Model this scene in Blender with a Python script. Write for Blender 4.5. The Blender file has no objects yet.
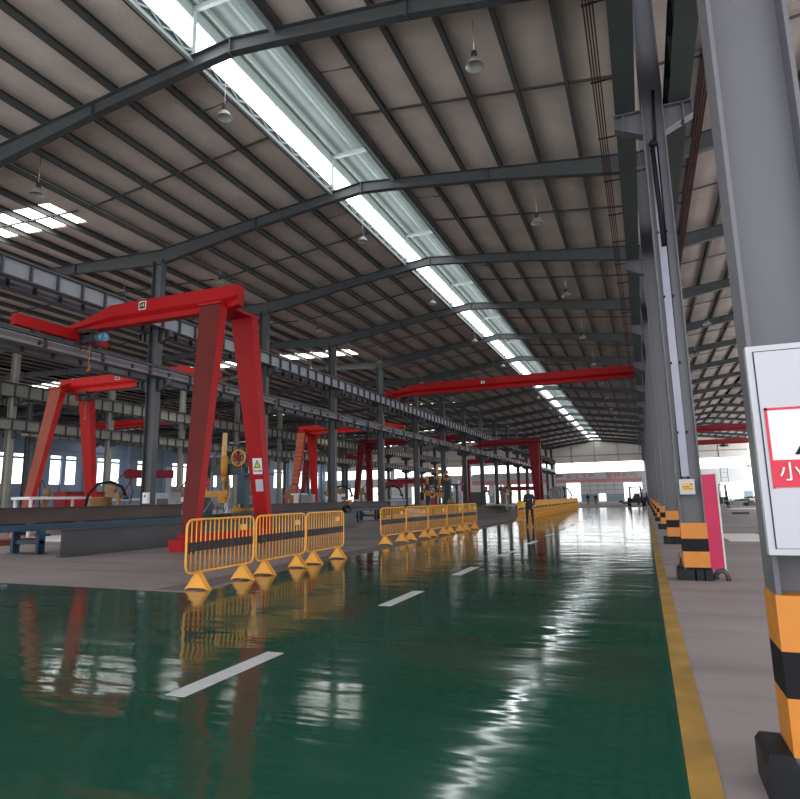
import bpy, math, random
from mathutils import Vector, Matrix
random.seed(7)
C = bpy.context.scene.collection
PI = math.pi

# ------------------------------------------------------------------ materials
def nd(nt, t, **kw):
    n = nt.nodes.new(t)
    for k, v in kw.items():
        setattr(n, k, v)
    return n

def mat(name, col, rough=.6, metal=0.0, var=.12, scale=3.0, bump=0.0, bscale=40.0, spec=.5, stretch=(1, 1, 1)):
    m = bpy.data.materials.new(name); m.use_nodes = True
    nt = m.node_tree; b = nt.nodes['Principled BSDF']; L = nt.links.new
    b.inputs['Roughness'].default_value = rough; b.inputs['Metallic'].default_value = metal
    b.inputs['Specular IOR Level'].default_value = spec
    tc = nd(nt, 'ShaderNodeTexCoord'); mp = nd(nt, 'ShaderNodeMapping')
    mp.inputs['Scale'].default_value = stretch
    L(tc.outputs['Object'], mp.inputs['Vector'])
    n = nd(nt, 'ShaderNodeTexNoise'); n.inputs['Scale'].default_value = scale; n.inputs['Detail'].default_value = 5
    L(mp.outputs['Vector'], n.inputs['Vector'])
    r = nd(nt, 'ShaderNodeValToRGB')
    r.color_ramp.elements[0].position = .3; r.color_ramp.elements[1].position = .7
    lo = [max(0, c * (1 - var)) for c in col]; hi = [min(1, c * (1 + var)) for c in col]
    r.color_ramp.elements[0].color = (*lo, 1); r.color_ramp.elements[1].color = (*hi, 1)
    L(n.outputs['Fac'], r.inputs['Fac']); L(r.outputs['Color'], b.inputs['Base Color'])
    if bump:
        n2 = nd(nt, 'ShaderNodeTexNoise'); n2.inputs['Scale'].default_value = bscale; n2.inputs['Detail'].default_value = 3
        L(mp.outputs['Vector'], n2.inputs['Vector'])
        bp = nd(nt, 'ShaderNodeBump'); bp.inputs['Strength'].default_value = bump; bp.inputs['Distance'].default_value = .02
        L(n2.outputs['Fac'], bp.inputs['Height']); L(bp.outputs['Normal'], b.inputs['Normal'])
    return m

def emis(name, col, s):
    m = bpy.data.materials.new(name); m.use_nodes = True
    nt = m.node_tree; nt.nodes.clear()
    o = nd(nt, 'ShaderNodeOutputMaterial'); e = nd(nt, 'ShaderNodeEmission')
    e.inputs['Color'].default_value = (*col, 1); e.inputs['Strength'].default_value = s
    nt.links.new(e.outputs[0], o.inputs[0]); return m

M = {}
M['steel'] = mat('dark_grey_steel_paint', (.055, .058, .062), .5, 0, .15, 2)
M['rafter'] = mat('rafter_grey_paint', (.050, .054, .056), .5, 0, .12, 1.5)
M['girder'] = mat('girder_web_lit_grey', (.24, .245, .275), .5, 0, .08, .8)  # runway webs: grey lightened for the side light they catch
M['girder_old'] = mat('pale_primer_girder', (.27, .26, .23), .6, 0, .12, .8)
M['purlin'] = mat('purlin_grey', (.060, .058, .056), .6, 0, .1, 2)
M['colR'] = mat('light_grey_column_paint', (.112, .110, .126), .42, 0, .06, 1.2)
M['mon'] = mat('white_monitor_steel', (.26, .285, .285), .5, 0, .06, 2)
M['monroof'] = mat('pale_green_monitor_sheet', (.20, .235, .225), .6, 0, .06, 1.0)
M['red'] = mat('red_crane_paint', (.34, .004, .006), .5, 0, .10, 1.2, spec=.2)
M['redor'] = mat('orange_red_crane_paint', (.44, .012, .010), .5, 0, .10, 1.2, spec=.2)
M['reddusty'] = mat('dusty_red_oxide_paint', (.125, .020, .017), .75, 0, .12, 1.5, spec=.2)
M['redfade'] = mat('faded_red_paint', (.20, .012, .018), .6, 0, .12, 1.0, spec=.25)
M['yellow'] = mat('yellow_barrier_paint', (.80, .36, .04), .45, 0, .08, 4)
M['yelmach'] = mat('yellow_machine_paint', (.55, .24, .03), .5, 0, .15, 5)
M['orange'] = mat('orange_band', (.58, .205, .022), .5, 0, .08, 5)
M['black'] = mat('black_band', (.008, .008, .011), .6, 0, .2, 5, spec=.2)
M['rubber'] = mat('black_rubber', (.010, .012, .014), .5, 0, .2, 8, spec=.25)
M['dark'] = mat('dark_machine_paint', (.022, .028, .032), .5, 0, .25, 5)
M['teal'] = mat('dark_teal_paint', (.015, .045, .065), .5, 0, .2, 4)
M['blue'] = mat('blue_conveyor_paint', (.009, .040, .080), .5, 0, .2, 3)
M['millsteel'] = mat('mill_scale_steel', (.060, .060, .066), .5, .3, .3, 1.5, .2, 20, stretch=(1, .3, 1))
M['brownsteel'] = mat('brown_mill_scale_steel', (.066, .045, .040), .6, .2, .25, 1.5, .2, 20, stretch=(1, .3, 1))
M['white'] = mat('white_paint', (.70, .70, .70), .5, 0, .05, 3)
M['cab'] = mat('light_grey_cabinet_paint', (.48, .48, .52), .4, 0, .03, 2)
M['grey'] = mat('grey_paint', (.28, .28, .29), .5, 0, .12, 4)
M['brass'] = mat('brown_brass', (.22, .12, .05), .5, .3, .3, 8)
M['pink'] = mat('crimson_board', (.62, .02, .10), .5, 0, .05, 2)
M['signred'] = mat('sign_red', (.62, .02, .05), .5, 0, .03, 3)
M['paper'] = mat('white_sign', (.75, .75, .74), .5, 0, .03, 3)
M['signyellow'] = mat('sign_yellow', (.75, .62, .05), .5, 0, .03, 3)
M['labelyellow'] = mat('label_amber', (.72, .42, .10), .5, 0, .1, 30)
M['bannergrey'] = mat('banner_grey', (.62, .65, .66), .6, 0, .06, .5)
M['bannerpink'] = mat('banner_pink', (.72, .33, .35), .6, 0, .06, .5)
M['bannerred'] = mat('banner_letter_red', (.60, .12, .13), .6, 0, .05, 2)
M['wallbeige'] = mat('beige_wall_sheet', (.70, .66, .60), .6, 0, .05, .4)
M['wallgrey'] = mat('grey_wall_sheet', (.76, .77, .78), .6, 0, .05, .4)
M['walldado'] = mat('blue_grey_dado', (.34, .42, .48), .6, 0, .08, .4)
M['wallblue'] = mat('blue_wall_sheet', (.21, .275, .385), .6, 0, .08, .4)
M['girt'] = mat('wall_girt', (.22, .22, .22), .6, 0, .08, 1)
M['line'] = mat('white_lane_paint', (.50, .52, .52), .5, 0, .1, 3)
M['hose'] = mat('grey_hose', (.30, .28, .26), .5, 0, .2, 5)
M['busbar'] = mat('dark_red_busbar', (.085, .018, .018), .5, 0, .2, 2)
M['alu'] = mat('aluminium_reflector', (.45, .44, .42), .35, .5, .08, 4)
M['skin'] = mat('skin', (.48, .25, .17), .5, 0, .05, 8)
M['jacket'] = mat('black_jacket', (.012, .013, .018), .7, 0, .2, 10)
M['jeans'] = mat('dark_trousers', (.016, .020, .032), .8, 0, .2, 12)
M['shoe'] = mat('black_shoe', (.01, .01, .01), .5, 0, .1, 10)
M['hair'] = mat('black_hair', (.01, .009, .009), .6, 0, .2, 30)
M['redcloth'] = mat('red_work_jacket', (.50, .03, .03), .8, 0, .15, 12)
M['orangehat'] = mat('orange_helmet', (.75, .16, .02), .4, 0, .05, 5)
M['motorblue'] = mat('light_blue_motor', (.10, .32, .48), .45, 0, .1, 8)
M['copper'] = mat('rust_red_plate', (.30, .08, .05), .6, .1, .2, 3)
M['pane'] = emis('daylit_white_window_pane', (.95, .98, 1.0), 3.0)
M['paneside'] = emis('daylit_side_window_pane', (.93, .97, 1.0), 2.2)
M['sky'] = emis('daylit_translucent_roof_panel', (1.0, .985, .95), 6.0)
M['monpane'] = emis('daylit_monitor_glazing', (.94, .98, 1.0), 5.0)

# bodies with more node work
def concrete():
    m = mat('worn_concrete', (.30, .258, .258), .6, 0, .15, .35, .08, 25)
    nt = m.node_tree; b = nt.nodes['Principled BSDF']; L = nt.links.new
    tc = nt.nodes['Texture Coordinate']; base = b.inputs['Base Color'].links[0].from_socket
    mp = nd(nt, 'ShaderNodeMapping'); mp.inputs['Scale'].default_value = (.25, 2.2, 1)
    L(tc.outputs['Object'], mp.inputs['Vector'])
    n = nd(nt, 'ShaderNodeTexNoise'); n.inputs['Scale'].default_value = .6; n.inputs['Detail'].default_value = 6
    L(mp.outputs['Vector'], n.inputs['Vector'])
    r = nd(nt, 'ShaderNodeValToRGB'); r.color_ramp.elements[0].position = .30; r.color_ramp.elements[1].position = .52
    r.color_ramp.elements[0].color = (.70, .69, .70, 1); r.color_ramp.elements[1].color = (1, 1, 1, 1)
    L(n.outputs['Fac'], r.inputs['Fac'])
    mx = nd(nt, 'ShaderNodeMix', data_type='RGBA', blend_type='MULTIPLY'); mx.inputs[0].default_value = 1
    L(base, mx.inputs[6]); L(r.outputs['Color'], mx.inputs[7]); L(mx.outputs[2], b.inputs['Base Color'])
    return m
M['concrete'] = concrete()

def epoxy():
    m = bpy.data.materials.new('glossy_green_epoxy'); m.use_nodes = True
    nt = m.node_tree; b = nt.nodes['Principled BSDF']; L = nt.links.new
    b.inputs['Specular IOR Level'].default_value = .55
    tc = nd(nt, 'ShaderNodeTexCoord')
    n = nd(nt, 'ShaderNodeTexNoise'); n.inputs['Scale'].default_value = .35; n.inputs['Detail'].default_value = 6
    L(tc.outputs['Object'], n.inputs['Vector'])
    r = nd(nt, 'ShaderNodeValToRGB'); r.color_ramp.elements[0].position = .35; r.color_ramp.elements[1].position = .7
    r.color_ramp.elements[0].color = (.0085, .068, .042, 1); r.color_ramp.elements[1].color = (.013, .085, .053, 1)
    L(n.outputs['Fac'], r.inputs['Fac']); L(r.outputs['Color'], b.inputs['Base Color'])
    # scuffed patches: roughness
    mp = nd(nt, 'ShaderNodeMapping'); mp.inputs['Scale'].default_value = (.35, 1.3, 1)
    L(tc.outputs['Object'], mp.inputs['Vector'])
    n2 = nd(nt, 'ShaderNodeTexNoise'); n2.inputs['Scale'].default_value = .9; n2.inputs['Detail'].default_value = 5
    L(mp.outputs['Vector'], n2.inputs['Vector'])
    mr = nd(nt, 'ShaderNodeMapRange'); mr.inputs[1].default_value = .3; mr.inputs[2].default_value = .75
    mr.inputs[3].default_value = .045; mr.inputs[4].default_value = .15
    L(n2.outputs['Fac'], mr.inputs[0]); L(mr.outputs[0], b.inputs['Roughness'])
    # gentle waviness of the poured coating
    n3 = nd(nt, 'ShaderNodeTexNoise'); n3.inputs['Scale'].default_value = 2.6; n3.inputs['Detail'].default_value = 2.5
    mp3 = nd(nt, 'ShaderNodeMapping'); mp3.inputs['Scale'].default_value = (.38, 1.2, 1)
    L(tc.outputs['Object'], mp3.inputs['Vector']); L(mp3.outputs['Vector'], n3.inputs['Vector'])
    bp = nd(nt, 'ShaderNodeBump'); bp.inputs['Strength'].default_value = .6; bp.inputs['Distance'].default_value = .012
    L(n3.outputs['Fac'], bp.inputs['Height']); L(bp.outputs['Normal'], b.inputs['Normal'])
    return m
M['epoxy'] = epoxy()
M['yellowline'] = mat('worn_yellow_line_paint', (.36, .21, .045), .45, 0, .35, 2)

def roofsheet():
    m = mat('brown_grey_roof_insulation', (.66, .565, .505), .75, 0, .14, .5)
    nt = m.node_tree; b = nt.nodes['Principled BSDF']; L = nt.links.new
    tc = nt.nodes['Texture Coordinate']
    h = None
    for rot in (.7, -.7):
        mp = nd(nt, 'ShaderNodeMapping'); mp.inputs['Rotation'].default_value = (0, 0, rot)
        L(tc.outputs['Object'], mp.inputs['Vector'])
        w = nd(nt, 'ShaderNodeTexWave'); w.inputs['Scale'].default_value = 1.6; w.inputs['Distortion'].default_value = 2.5
        w.inputs['Detail'].default_value = 1; w.wave_profile = 'SAW'
        L(mp.outputs['Vector'], w.inputs['Vector'])
        if h is None: h = w.outputs['Fac']
        else:
            a = nd(nt, 'ShaderNodeMath', operation='ADD'); L(h, a.inputs[0]); L(w.outputs['Fac'], a.inputs[1]); h = a.outputs[0]
    bp = nd(nt, 'ShaderNodeBump'); bp.inputs['Strength'].default_value = .8; bp.inputs['Distance'].default_value = .05
    L(h, bp.inputs['Height']); L(bp.outputs['Normal'], b.inputs['Normal'])
    return m
M['roof'] = roofsheet()

def meshsheet():
    m = bpy.data.materials.new('dark_perforated_sheet'); m.use_nodes = True
    nt = m.node_tree; b = nt.nodes['Principled BSDF']; L = nt.links.new
    b.inputs['Base Color'].default_value = (.02, .014, .016, 1); b.inputs['Roughness'].default_value = .6
    tr = nd(nt, 'ShaderNodeBsdfTransparent'); mx = nd(nt, 'ShaderNodeMixShader'); mx.inputs[0].default_value = .62
    o = nt.nodes['Material Output']
    L(tr.outputs[0], mx.inputs[1]); L(b.outputs[0], mx.inputs[2]); L(mx.outputs[0], o.inputs[0])
    return m
M['screen'] = meshsheet()

# ------------------------------------------------------------------ mesh builder
class MB:
    def __init__(s): s.v = []; s.f = []; s.mi = []; s.m = 0; s.sm = []
    def add(s, vs, fs, smooth=False):
        o = len(s.v); s.v += [tuple(v) for v in vs]
        for f in fs: s.f.append(tuple(i + o for i in f)); s.mi.append(s.m); s.sm.append(smooth)
        return s
    def box(s, x0, x1, y0, y1, z0, z1):
        vs = [(x, y, z) for z in (z0, z1) for y in (y0, y1) for x in (x0, x1)]
        return s.add(vs, [(0, 2, 3, 1), (4, 5, 7, 6), (0, 1, 5, 4), (2, 6, 7, 3), (0, 4, 6, 2), (1, 3, 7, 5)])
    def cbox(s, c, d):
        return s.box(c[0]-d[0]/2, c[0]+d[0]/2, c[1]-d[1]/2, c[1]+d[1]/2, c[2]-d[2]/2, c[2]+d[2]/2)
    def bar(s, a, b, w, h, up=(0, 0, 1)):
        a = Vector(a); b = Vector(b); d = (b - a).normalized(); u = Vector(up)
        if abs(d.dot(u)) > .99: u = Vector((0, 1, 0))
        x = d.cross(u).normalized(); y = x.cross(d).normalized()
        vs = []
        for p in (a, b):
            for sx, sy in ((-1, -1), (1, -1), (1, 1), (-1, 1)): vs.append(p + x*sx*w/2 + y*sy*h/2)
        return s.add(vs, [(0, 1, 2, 3), (7, 6, 5, 4), (0, 4, 5, 1), (1, 5, 6, 2), (2, 6, 7, 3), (3, 7, 4, 0)])
    def tube(s, pts, r, n=8, closed=False):
        pts = [Vector(p) for p in pts]; N = len(pts); rings = []
        rs = r if isinstance(r, (list, tuple)) else [r]*N
        prev = None
        for i, p in enumerate(pts):
            if closed: d = pts[(i+1) % N] - pts[i-1]
            else: d = pts[min(i+1, N-1)] - pts[max(i-1, 0)]
            d = d.normalized() if d.length > 1e-9 else Vector((0, 0, 1))
            if prev is None:
                u = Vector((0, 0, 1)) if abs(d.z) < .9 else Vector((0, 1, 0))
            else: u = prev
            x = d.cross(u)
            if x.length < 1e-5: x = d.orthogonal()
            x.normalize(); y = x.cross(d).normalized(); prev = y
            rings.append([p + (x*math.cos(2*PI*k/n) + y*math.sin(2*PI*k/n))*rs[i] for k in range(n)])
        vs = [v for R in rings for v in R]; fs = []
        for i in range(N if closed else N-1):
            j = (i+1) % N
            for k in range(n): fs.append((i*n+k, i*n+(k+1) % n, j*n+(k+1) % n, j*n+k))
        s.add(vs, fs, True)
        if not closed:
            o = len(s.v) - len(vs)
            s.f.append(tuple(o+k for k in range(n))[::-1]); s.mi.append(s.m); s.sm.append(False)
            s.f.append(tuple(o+(N-1)*n+k for k in range(n))); s.mi.append(s.m); s.sm.append(False)
        return s
    def cyl(s, a, b, r, n=12): return s.tube([a, b], r, n)
    def lathe(s, prof, c=(0, 0, 0), n=16):
        vs = []; fs = []; m = len(prof)
        for k in range(n):
            a = 2*PI*k/n
            for r, z in prof: vs.append((c[0]+r*math.cos(a), c[1]+r*math.sin(a), c[2]+z))
        for k in range(n):
            j = (k+1) % n
            for i in range(m-1): fs.append((k*m+i, j*m+i, j*m+i+1, k*m+i+1))
        return s.add(vs, fs, True)
    def ball(s, c, r, n=10, sc=(1, 1, 1)):
        prof = [(r*math.sin(PI*i/n), -r*math.cos(PI*i/n)) for i in range(n+1)]
        o = len(s.v); s.lathe(prof, (0, 0, 0), 2*n)
        for i in range(o, len(s.v)):
            v = s.v[i]; s.v[i] = (c[0]+v[0]*sc[0], c[1]+v[1]*sc[1], c[2]+v[2]*sc[2])
        return s
    def loft(s, secs):
        n = len(secs[0]); vs = [p for S in secs for p in S]; fs = []
        for i in range(len(secs)-1):
            for k in range(n): fs.append((i*n+k, i*n+(k+1) % n, (i+1)*n+(k+1) % n, (i+1)*n+k))
        fs.append(tuple(range(n))[::-1]); fs.append(tuple((len(secs)-1)*n+k for k in range(n)))
        return s.add(vs, fs)
    def prism(s, poly, axis, a, b):
        def P(u, v, t):
            return {'x': (t, u, v), 'y': (u, t, v), 'z': (u, v, t)}[axis]
        return s.loft([[P(u, v, a) for u, v in poly], [P(u, v, b) for u, v in poly]])
    def hbeam(s, a, b, h, w, tw=.02, tf=.03):
        # steel H section, web upright, from a to b (bottom centre line points)
        a = Vector(a); b = Vector(b); d = (b-a).normalized(); x = d.cross(Vector((0, 0, 1))).normalized()
        prof = [(-w/2, 0), (w/2, 0), (w/2, tf), (tw/2, tf), (tw/2, h-tf), (w/2, h-tf), (w/2, h), (-w/2, h), (-w/2, h-tf), (-tw/2, h-tf), (-tw/2, tf), (-w/2, tf)]
        return s.loft([[p + x*u + Vector((0, 0, v)) for u, v in prof] for p in (a, b)])
    def build(s, name, m, parent=None, loc=None):
        me = bpy.data.meshes.new(name); me.from_pydata(s.v, [], s.f)
        for x in (m if isinstance(m, (list, tuple)) else [m]): me.materials.append(x)
        me.polygons.foreach_set('material_index', s.mi); me.polygons.foreach_set('use_smooth', s.sm)
        import bmesh
        bm = bmesh.new(); bm.from_mesh(me); bmesh.ops.recalc_face_normals(bm, faces=bm.faces); bm.to_mesh(me); bm.free()
        me.update()
        o = bpy.data.objects.new(name, me); C.objects.link(o)
        if parent is not None: o.parent = parent
        if loc is not None: o.location = loc
        return o

def tag(o, label=None, cat=None, group=None, kind=None):
    if label: o['label'] = label
    if cat: o['category'] = cat
    if group: o['group'] = group
    if kind: o['kind'] = kind
    return o
def thing(name, label, cat, loc=(0, 0, 0), rz=0, group=None):
    o = bpy.data.objects.new(name, None); C.objects.link(o); o.empty_display_size = .2
    o.location = loc; o.rotation_euler = (0, 0, rz)
    return tag(o, label, cat, group)
def struct(o): o['kind'] = 'structure'; return o
def copy_tree(o, parent=None):
    c = o.copy(); C.objects.link(c); c.parent = parent
    for ch in list(o.children): copy_tree(ch, c)
    return c
ORD = ['first', 'second', 'third', 'fourth', 'fifth', 'sixth', 'seventh', 'eighth', 'ninth', 'tenth', 'eleventh', 'twelfth', 'thirteenth',
       'fourteenth', 'fifteenth', 'sixteenth', 'seventeenth', 'eighteenth', 'nineteenth', 'twentieth']

# ------------------------------------------------------------------ plan of the place (metres; +Y runs down the lane)
XR, XA, XB, XC, XW = .75, -19.8, -40.25, -60.7, -81.0
RX = 21.2
YK = [12.4 + 8.5*k for k in range(-1, 17)]          # frame lines: 3.9 ... 148.4
YEND = 149.6
Y0 = -9.0

# ------------------------------------------------------------------ floor
struct(MB().box(XW-.3, RX+.3, Y0, 175, -.3, 0).build('floor', M['concrete']))
g = MB()
L_ = [(-7.25, Y0), (.09, Y0), (.09, 76.5), (-7.1, 76.5), (-7.42, 12), (-7.36, 10.2), (-7.1, 9.3), (-7.36, 8.72), (-12, 8.85), (-45, 8.95), (-45, .8), (-7.25, .8)]
g.prism(L_, 'z', .001, .006)
struct(g.build('trim_1', M['epoxy']))
tag(bpy.data.objects['trim_1'], 'glossy green epoxy lane with a side path to the left')
struct(MB().box(.09, .25, Y0, 76.5, .001, .008).build('trim_2', M['yellowline']))
k = 3
for y in (.1, 4.15, 8.4, 12.0, 16.0, 20.1, 24.2, 28.3, 32.4, 36.5, 40.6, 44.7):
    struct(MB().box(-3.66, -3.47, y, y+1.45, .005, .0085).build('trim_%d' % k, M['line'])); k += 1
struct(MB().box(-8.2, -7.44, 8.9, 76.5, .001, .0035).build('trim_%d' % k, mat('dusty_lane_border', (.15, .132, .125), .6, 0, .15, .8)))

# ------------------------------------------------------------------ roof halls
HALLS = [(XR, RX, 10.95, False), (XA, XR, -9.6, True), (XB, XA, -30.0, False), (XC, XB, -50.5, False), (XW, XC, -70.8, False)]
ZR, SL = 14.32, .112                                # sheet height at ridge, slope; the left halls are nearly flat
def zs(x, xr):
    if xr < -20: return 13.19 + .028*10.2 - .028*abs(x - xr)
    return ZR - SL*abs(x - xr)
SKY = [(15.95, 17.8), (42.5, 44.6), (73.2, 75.4), (101.5, 103.6), (129, 131)]
SKYX = {2: (-38.5, -20.65), 3: (-58.5, -41.5), 4: (-79, -62)}
pn = 0
for hi, (xl, xr_, xm, mon) in enumerate(HALLS):
    gap = 1.35 if mon else 0.0
    for side in (-1, 1):
        xa = xm + side*gap; xb = xl if side < 0 else xr_
        n = 6
        px = []; x = xa
        while (x - xb)*side < -.3: px.append(x); x += side*1.42
        edges = px + [xb]
        prof = []
        for i in range(len(edges)-1):
            for q in range(5):
                t = q/5; xx = edges[i] + (edges[i+1]-edges[i])*t
                prof.append((xx, zs(xx, xm) - .055*math.sin(PI*t)))
        prof.append((xb, zs(xb, xm)))
        holes = []
        if hi in SKYX:
            lo, hi_ = SKYX[hi]; lo2, hi2 = (max(lo, min(xa, xb)), min(hi_, max(xa, xb)))
            holes = SKY
        ys = [Y0]
        for a, b in holes: ys += [a, b]
        ys.append(YEND)
        mb = MB()
        for i in range(len(ys)-1):
            sk = holes and i % 2 == 1
            poly_all = prof
            if sk: poly_all = [p for p in prof if not (lo2 <= p[0] <= hi2)]
            # bands of sheet (closed thin prisms so that the roof has thickness)
            for j in range(len(prof)-1):
                u0, u1 = prof[j], prof[j+1]; mid = (u0[0]+u1[0])/2
                if sk and lo2 <= mid <= hi2: continue
                mb.add([(u0[0], ys[i], u0[1]), (u1[0], ys[i], u1[1]), (u1[0], ys[i+1], u1[1]), (u0[0], ys[i+1], u0[1])], [(0, 1, 2, 3)], True)
                mb.add([(u0[0], ys[i], u0[1]+.12), (u1[0], ys[i], u1[1]+.12), (u1[0], ys[i+1], u1[1]+.12), (u0[0], ys[i+1], u0[1]+.12)], [(3, 2, 1, 0)], True)
        struct(mb.build('ceiling', M['roof']))
        for a, b in holes:
            sp = MB(); half = (a+b)/2
            for y0, y1 in ((a, half-.05), (half+.05, b)):
                sp.add([(lo2, y0, zs(lo2, xm)+.03), (hi2, y0, zs(hi2, xm)+.03), (hi2, y1, zs(hi2, xm)+.03), (lo2, y1, zs(lo2, xm)+.03)], [(0, 1, 2, 3)])
            pn += 1
            struct(sp.build('window_%d' % pn, M['sky']))
        # purlins: light C sections running down the hall
        for i, x in enumerate(px):
            z1 = zs(x, xm) - .005
            if i == 0 and mon:
                p = MB().box(min(x+side*.05, x+side*.23), max(x+side*.05, x+side*.23), Y0, YEND, z1-.24, z1-.02)
            else:
                p = MB().box(x-.05, x-.042, Y0, YEND, z1-.25, z1).box(x-.042, x+.06, Y0, YEND, z1-.25, z1-.24).box(x-.042, x+.06, Y0, YEND, z1-.008, z1)
                p.box(x+.054, x+.06, Y0, YEND, z1-.24, z1-.21)
            struct(p.build('roof_purlin', M['purlin']))
        # sag rods and brace strips half way between the frames
        for kk, y in enumerate(YK[:-1]):
            if hi >= 3 and kk > 12: continue
            ym = y + 4.25; s = MB()
            s.bar((xa+side*.1, ym, zs(xa, xm)-.16), (xb-side*.3, ym, zs(xb, xm)-.16), .07, .05)
            s.bar((xa+side*.1, ym-2.1, zs(xa, xm)-.05), (xa+side*1.3, ym-2.1, zs(xa+side*1.3, xm)-.05), .03, .03)
            struct(s.build('roof_brace', M['purlin']))
    # rafters: tapered I sections, deep at the columns
    def rafter(y):
        mb = MB()
        pts = []
        for x, d in ((xl+.02, .70), (xl+1.5, .64), (xl+5.2, .46), (xm-1.2, .42), (xm, .44), (xm+1.2, .42), (xr_-5.2, .46), (xr_-1.5, .64), (xr_-.02, .70)):
            pts.append((x, zs(x, xm) - .255, d))
        for i in range(len(pts)-1):
            (xa, za, da), (xb, zb, db) = pts[i], pts[i+1]
            def sec(x, zt, zb_, w): return [(x, y-w, zb_), (x, y+w, zb_), (x, y+w, zt), (x, y-w, zt)]
            mb.loft([sec(xa, za-.02, za-da+.02, .008), sec(xb, zb-.02, zb-db+.02, .008)])
            mb.loft([sec(xa, za-da+.02, za-da, .12), sec(xb, zb-db+.02, zb-db, .12)])
            mb.loft([sec(xa, za, za-.02, .12), sec(xb, zb, zb-.02, .12)])
        for x in (xl+5.2, xm, xr_-5.2):
            zt = zs(x, xm) - .255
            mb.box(x-.015, x+.015, y-.11, y+.11, zt-.5, zt)
        return mb
    for kk, y in enumerate(YK):
        if hi >= 3 and (kk < 3 or kk > 14): continue
        struct(rafter(y).build('roof_beam', M['rafter']))

# ------------------------------------------------------------------ ridge monitor above the lane hall
xl, xr_ = -10.95, -8.25
for y in YK:
    m_ = MB()
    m_.box(xl-.06, xl+.06, y-.07, y+.07, 13.95, 15.55).box(xr_-.06, xr_+.06, y-.07, y+.07, 13.95, 15.55)
    m_.box(xl-.06, xr_+.06, y-.06, y+.06, 15.42, 15.56)
    struct(m_.build('monitor_frame', M['mon']))
    if y < 140:
        struct(MB().box(xl-.025, xl+.025, y+4.2, y+4.25, 14.25, 15.2).box(xr_-.025, xr_+.025, y+4.2, y+4.25, 14.25, 15.2).build('monitor_frame', M['mon']))
for x in (xl-.03, xr_+.03):
    pn += 1
    struct(MB().add([(x, Y0, 14.2), (x, YEND, 14.2), (x, YEND, 15.18), (x, Y0, 15.18)], [(0, 1, 2, 3)]).build('window_%d' % pn, M['monpane']))
    s = 1 if x < -9.6 else -1
    c = MB().box(x-.05, x+.02, Y0, YEND, 13.86, 14.22)
    struct(c.build('trim_30', M['dark']))
    struct(MB().box(x+s*.02-.05, x+s*.02+.05, Y0, YEND, 13.80, 13.92).build('trim_31', M['mon']))
    # white zigzag lacing on the dark curb
    z = MB(); y = Y0
    xz = x + s*.05; up = True
    while y < 110:
        z.bar((xz, y, 13.96 if up else 14.15), (xz, y+.42, 14.15 if up else 13.96), .03, .06); up = not up; y += .42
    struct(z.build('trim_32', M['mon']))
mr = MB()
for s in (-1, 1):
    a = (-9.6+s*2.0, 15.62); b = (-9.6, 15.98)
    mr.add([(a[0], Y0, a[1]), (b[0], Y0, b[1]), (b[0], YEND, b[1]), (a[0], YEND, a[1])], [(0, 1, 2, 3)])
    mr.add([(a[0], Y0, a[1]+.06), (b[0], Y0, b[1]+.06), (b[0], YEND, b[1]+.06), (a[0], YEND, a[1]+.06)], [(0, 1, 2, 3)])
struct(mr.build('ceiling_monitor', M['monroof']))
for x, zz in ((-10.72, 15.62), (-10.0, 15.76), (-9.2, 15.76), (-8.45, 15.62)):
    struct(MB().box(x-.05, x+.05, Y0, YEND, zz-.1, zz+.06).build('monitor_purlin', M['monroof']))
for x in (xl-.02, xr_+.02):
    struct(MB().box(x-.04, x+.04, Y0, YEND, 15.18, 15.64).build('trim_33', M['monroof']))

# ------------------------------------------------------------------ end wall with lit bands and open doors
def wallseg(mb, x0, x1, z0, z1): mb.box(x0, x1, YEND, YEND+.25, z0, z1)
BANDS = [(1.6, 20.6), (-19.2, .25), (-39.6, -20.4), (-60.1, -40.9), (-80.4, -61.3)]
up_, mid, dado, ban = MB(), MB(), MB(), MB()
DOORS = [(15.2, 19.4, 3.75), (-16.9, -13.8, 4.35), (-9.85, -8.3, 1.75), (-4.3, -.45, 4.1), (-29.8, -26.4, 4.3), (-33.9, -31.8, 4.3), (-25.6, -23.0, 4.3), (-37.4, -35.4, 4.3),
         (-48.2, -44.6, 4.4), (-55.5, -52.5, 4.4), (-66.5, -63, 4.4), (-74.5, -71, 4.4)]
wallseg(up_, XW, RX, 8.95, 14.5)
xs = XW
segs = []
for d in sorted(DOORS):
    segs.append((xs, d[0])); xs = d[1]
segs.append((xs, RX))
for a, b in segs:
    wallseg(mid, a, b, 1.7, 4.45); wallseg(dado, a, b, 0, 1.7)
for d in DOORS:
    if d[2] > 1.8: wallseg(mid, d[0], d[1], d[2], 4.45)
    else: wallseg(mid, d[0], d[1], d[2], 4.45)
wallseg(mid, XW, RX, 4.45, 6.7)
xs = XW
for a, b in sorted(BANDS):
    wallseg(mid, xs, a, 6.7, 8.95); xs = b
wallseg(mid, xs, RX, 6.7, 8.95)
struct(up_.build('wall_far', M['wallbeige'])); struct(mid.build('wall_far_lower', M['wallgrey'])); struct(dado.build('wall_far_dado', M['walldado']))
for a, b in BANDS:
    pn += 1
    struct(MB().add([(a, YEND+.1, 6.7), (b, YEND+.1, 6.7), (b, YEND+.1, 8.95), (a, YEND+.1, 8.95)], [(0, 1, 2, 3)]).build('window_%d' % pn, M['pane']))
gt = MB()
for x0, x1 in ((XR, RX), (XA, XR), (XB, XA), (XC, XB)):
    n = 4
    for i in range(1, 4):
        x = x0 + (x1-x0)*(i/4.0) - .6
        gt.box(x-.06, x+.06, YEND-.14, YEND, 6.5, 13.6)
    gt.box(x0, x1, YEND-.1, YEND, 10.45, 10.6)
    for z in (2.55, 3.4): gt.box(x0, x0+.15*(x1-x0), YEND-.08, YEND, z, z+.07)
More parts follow.
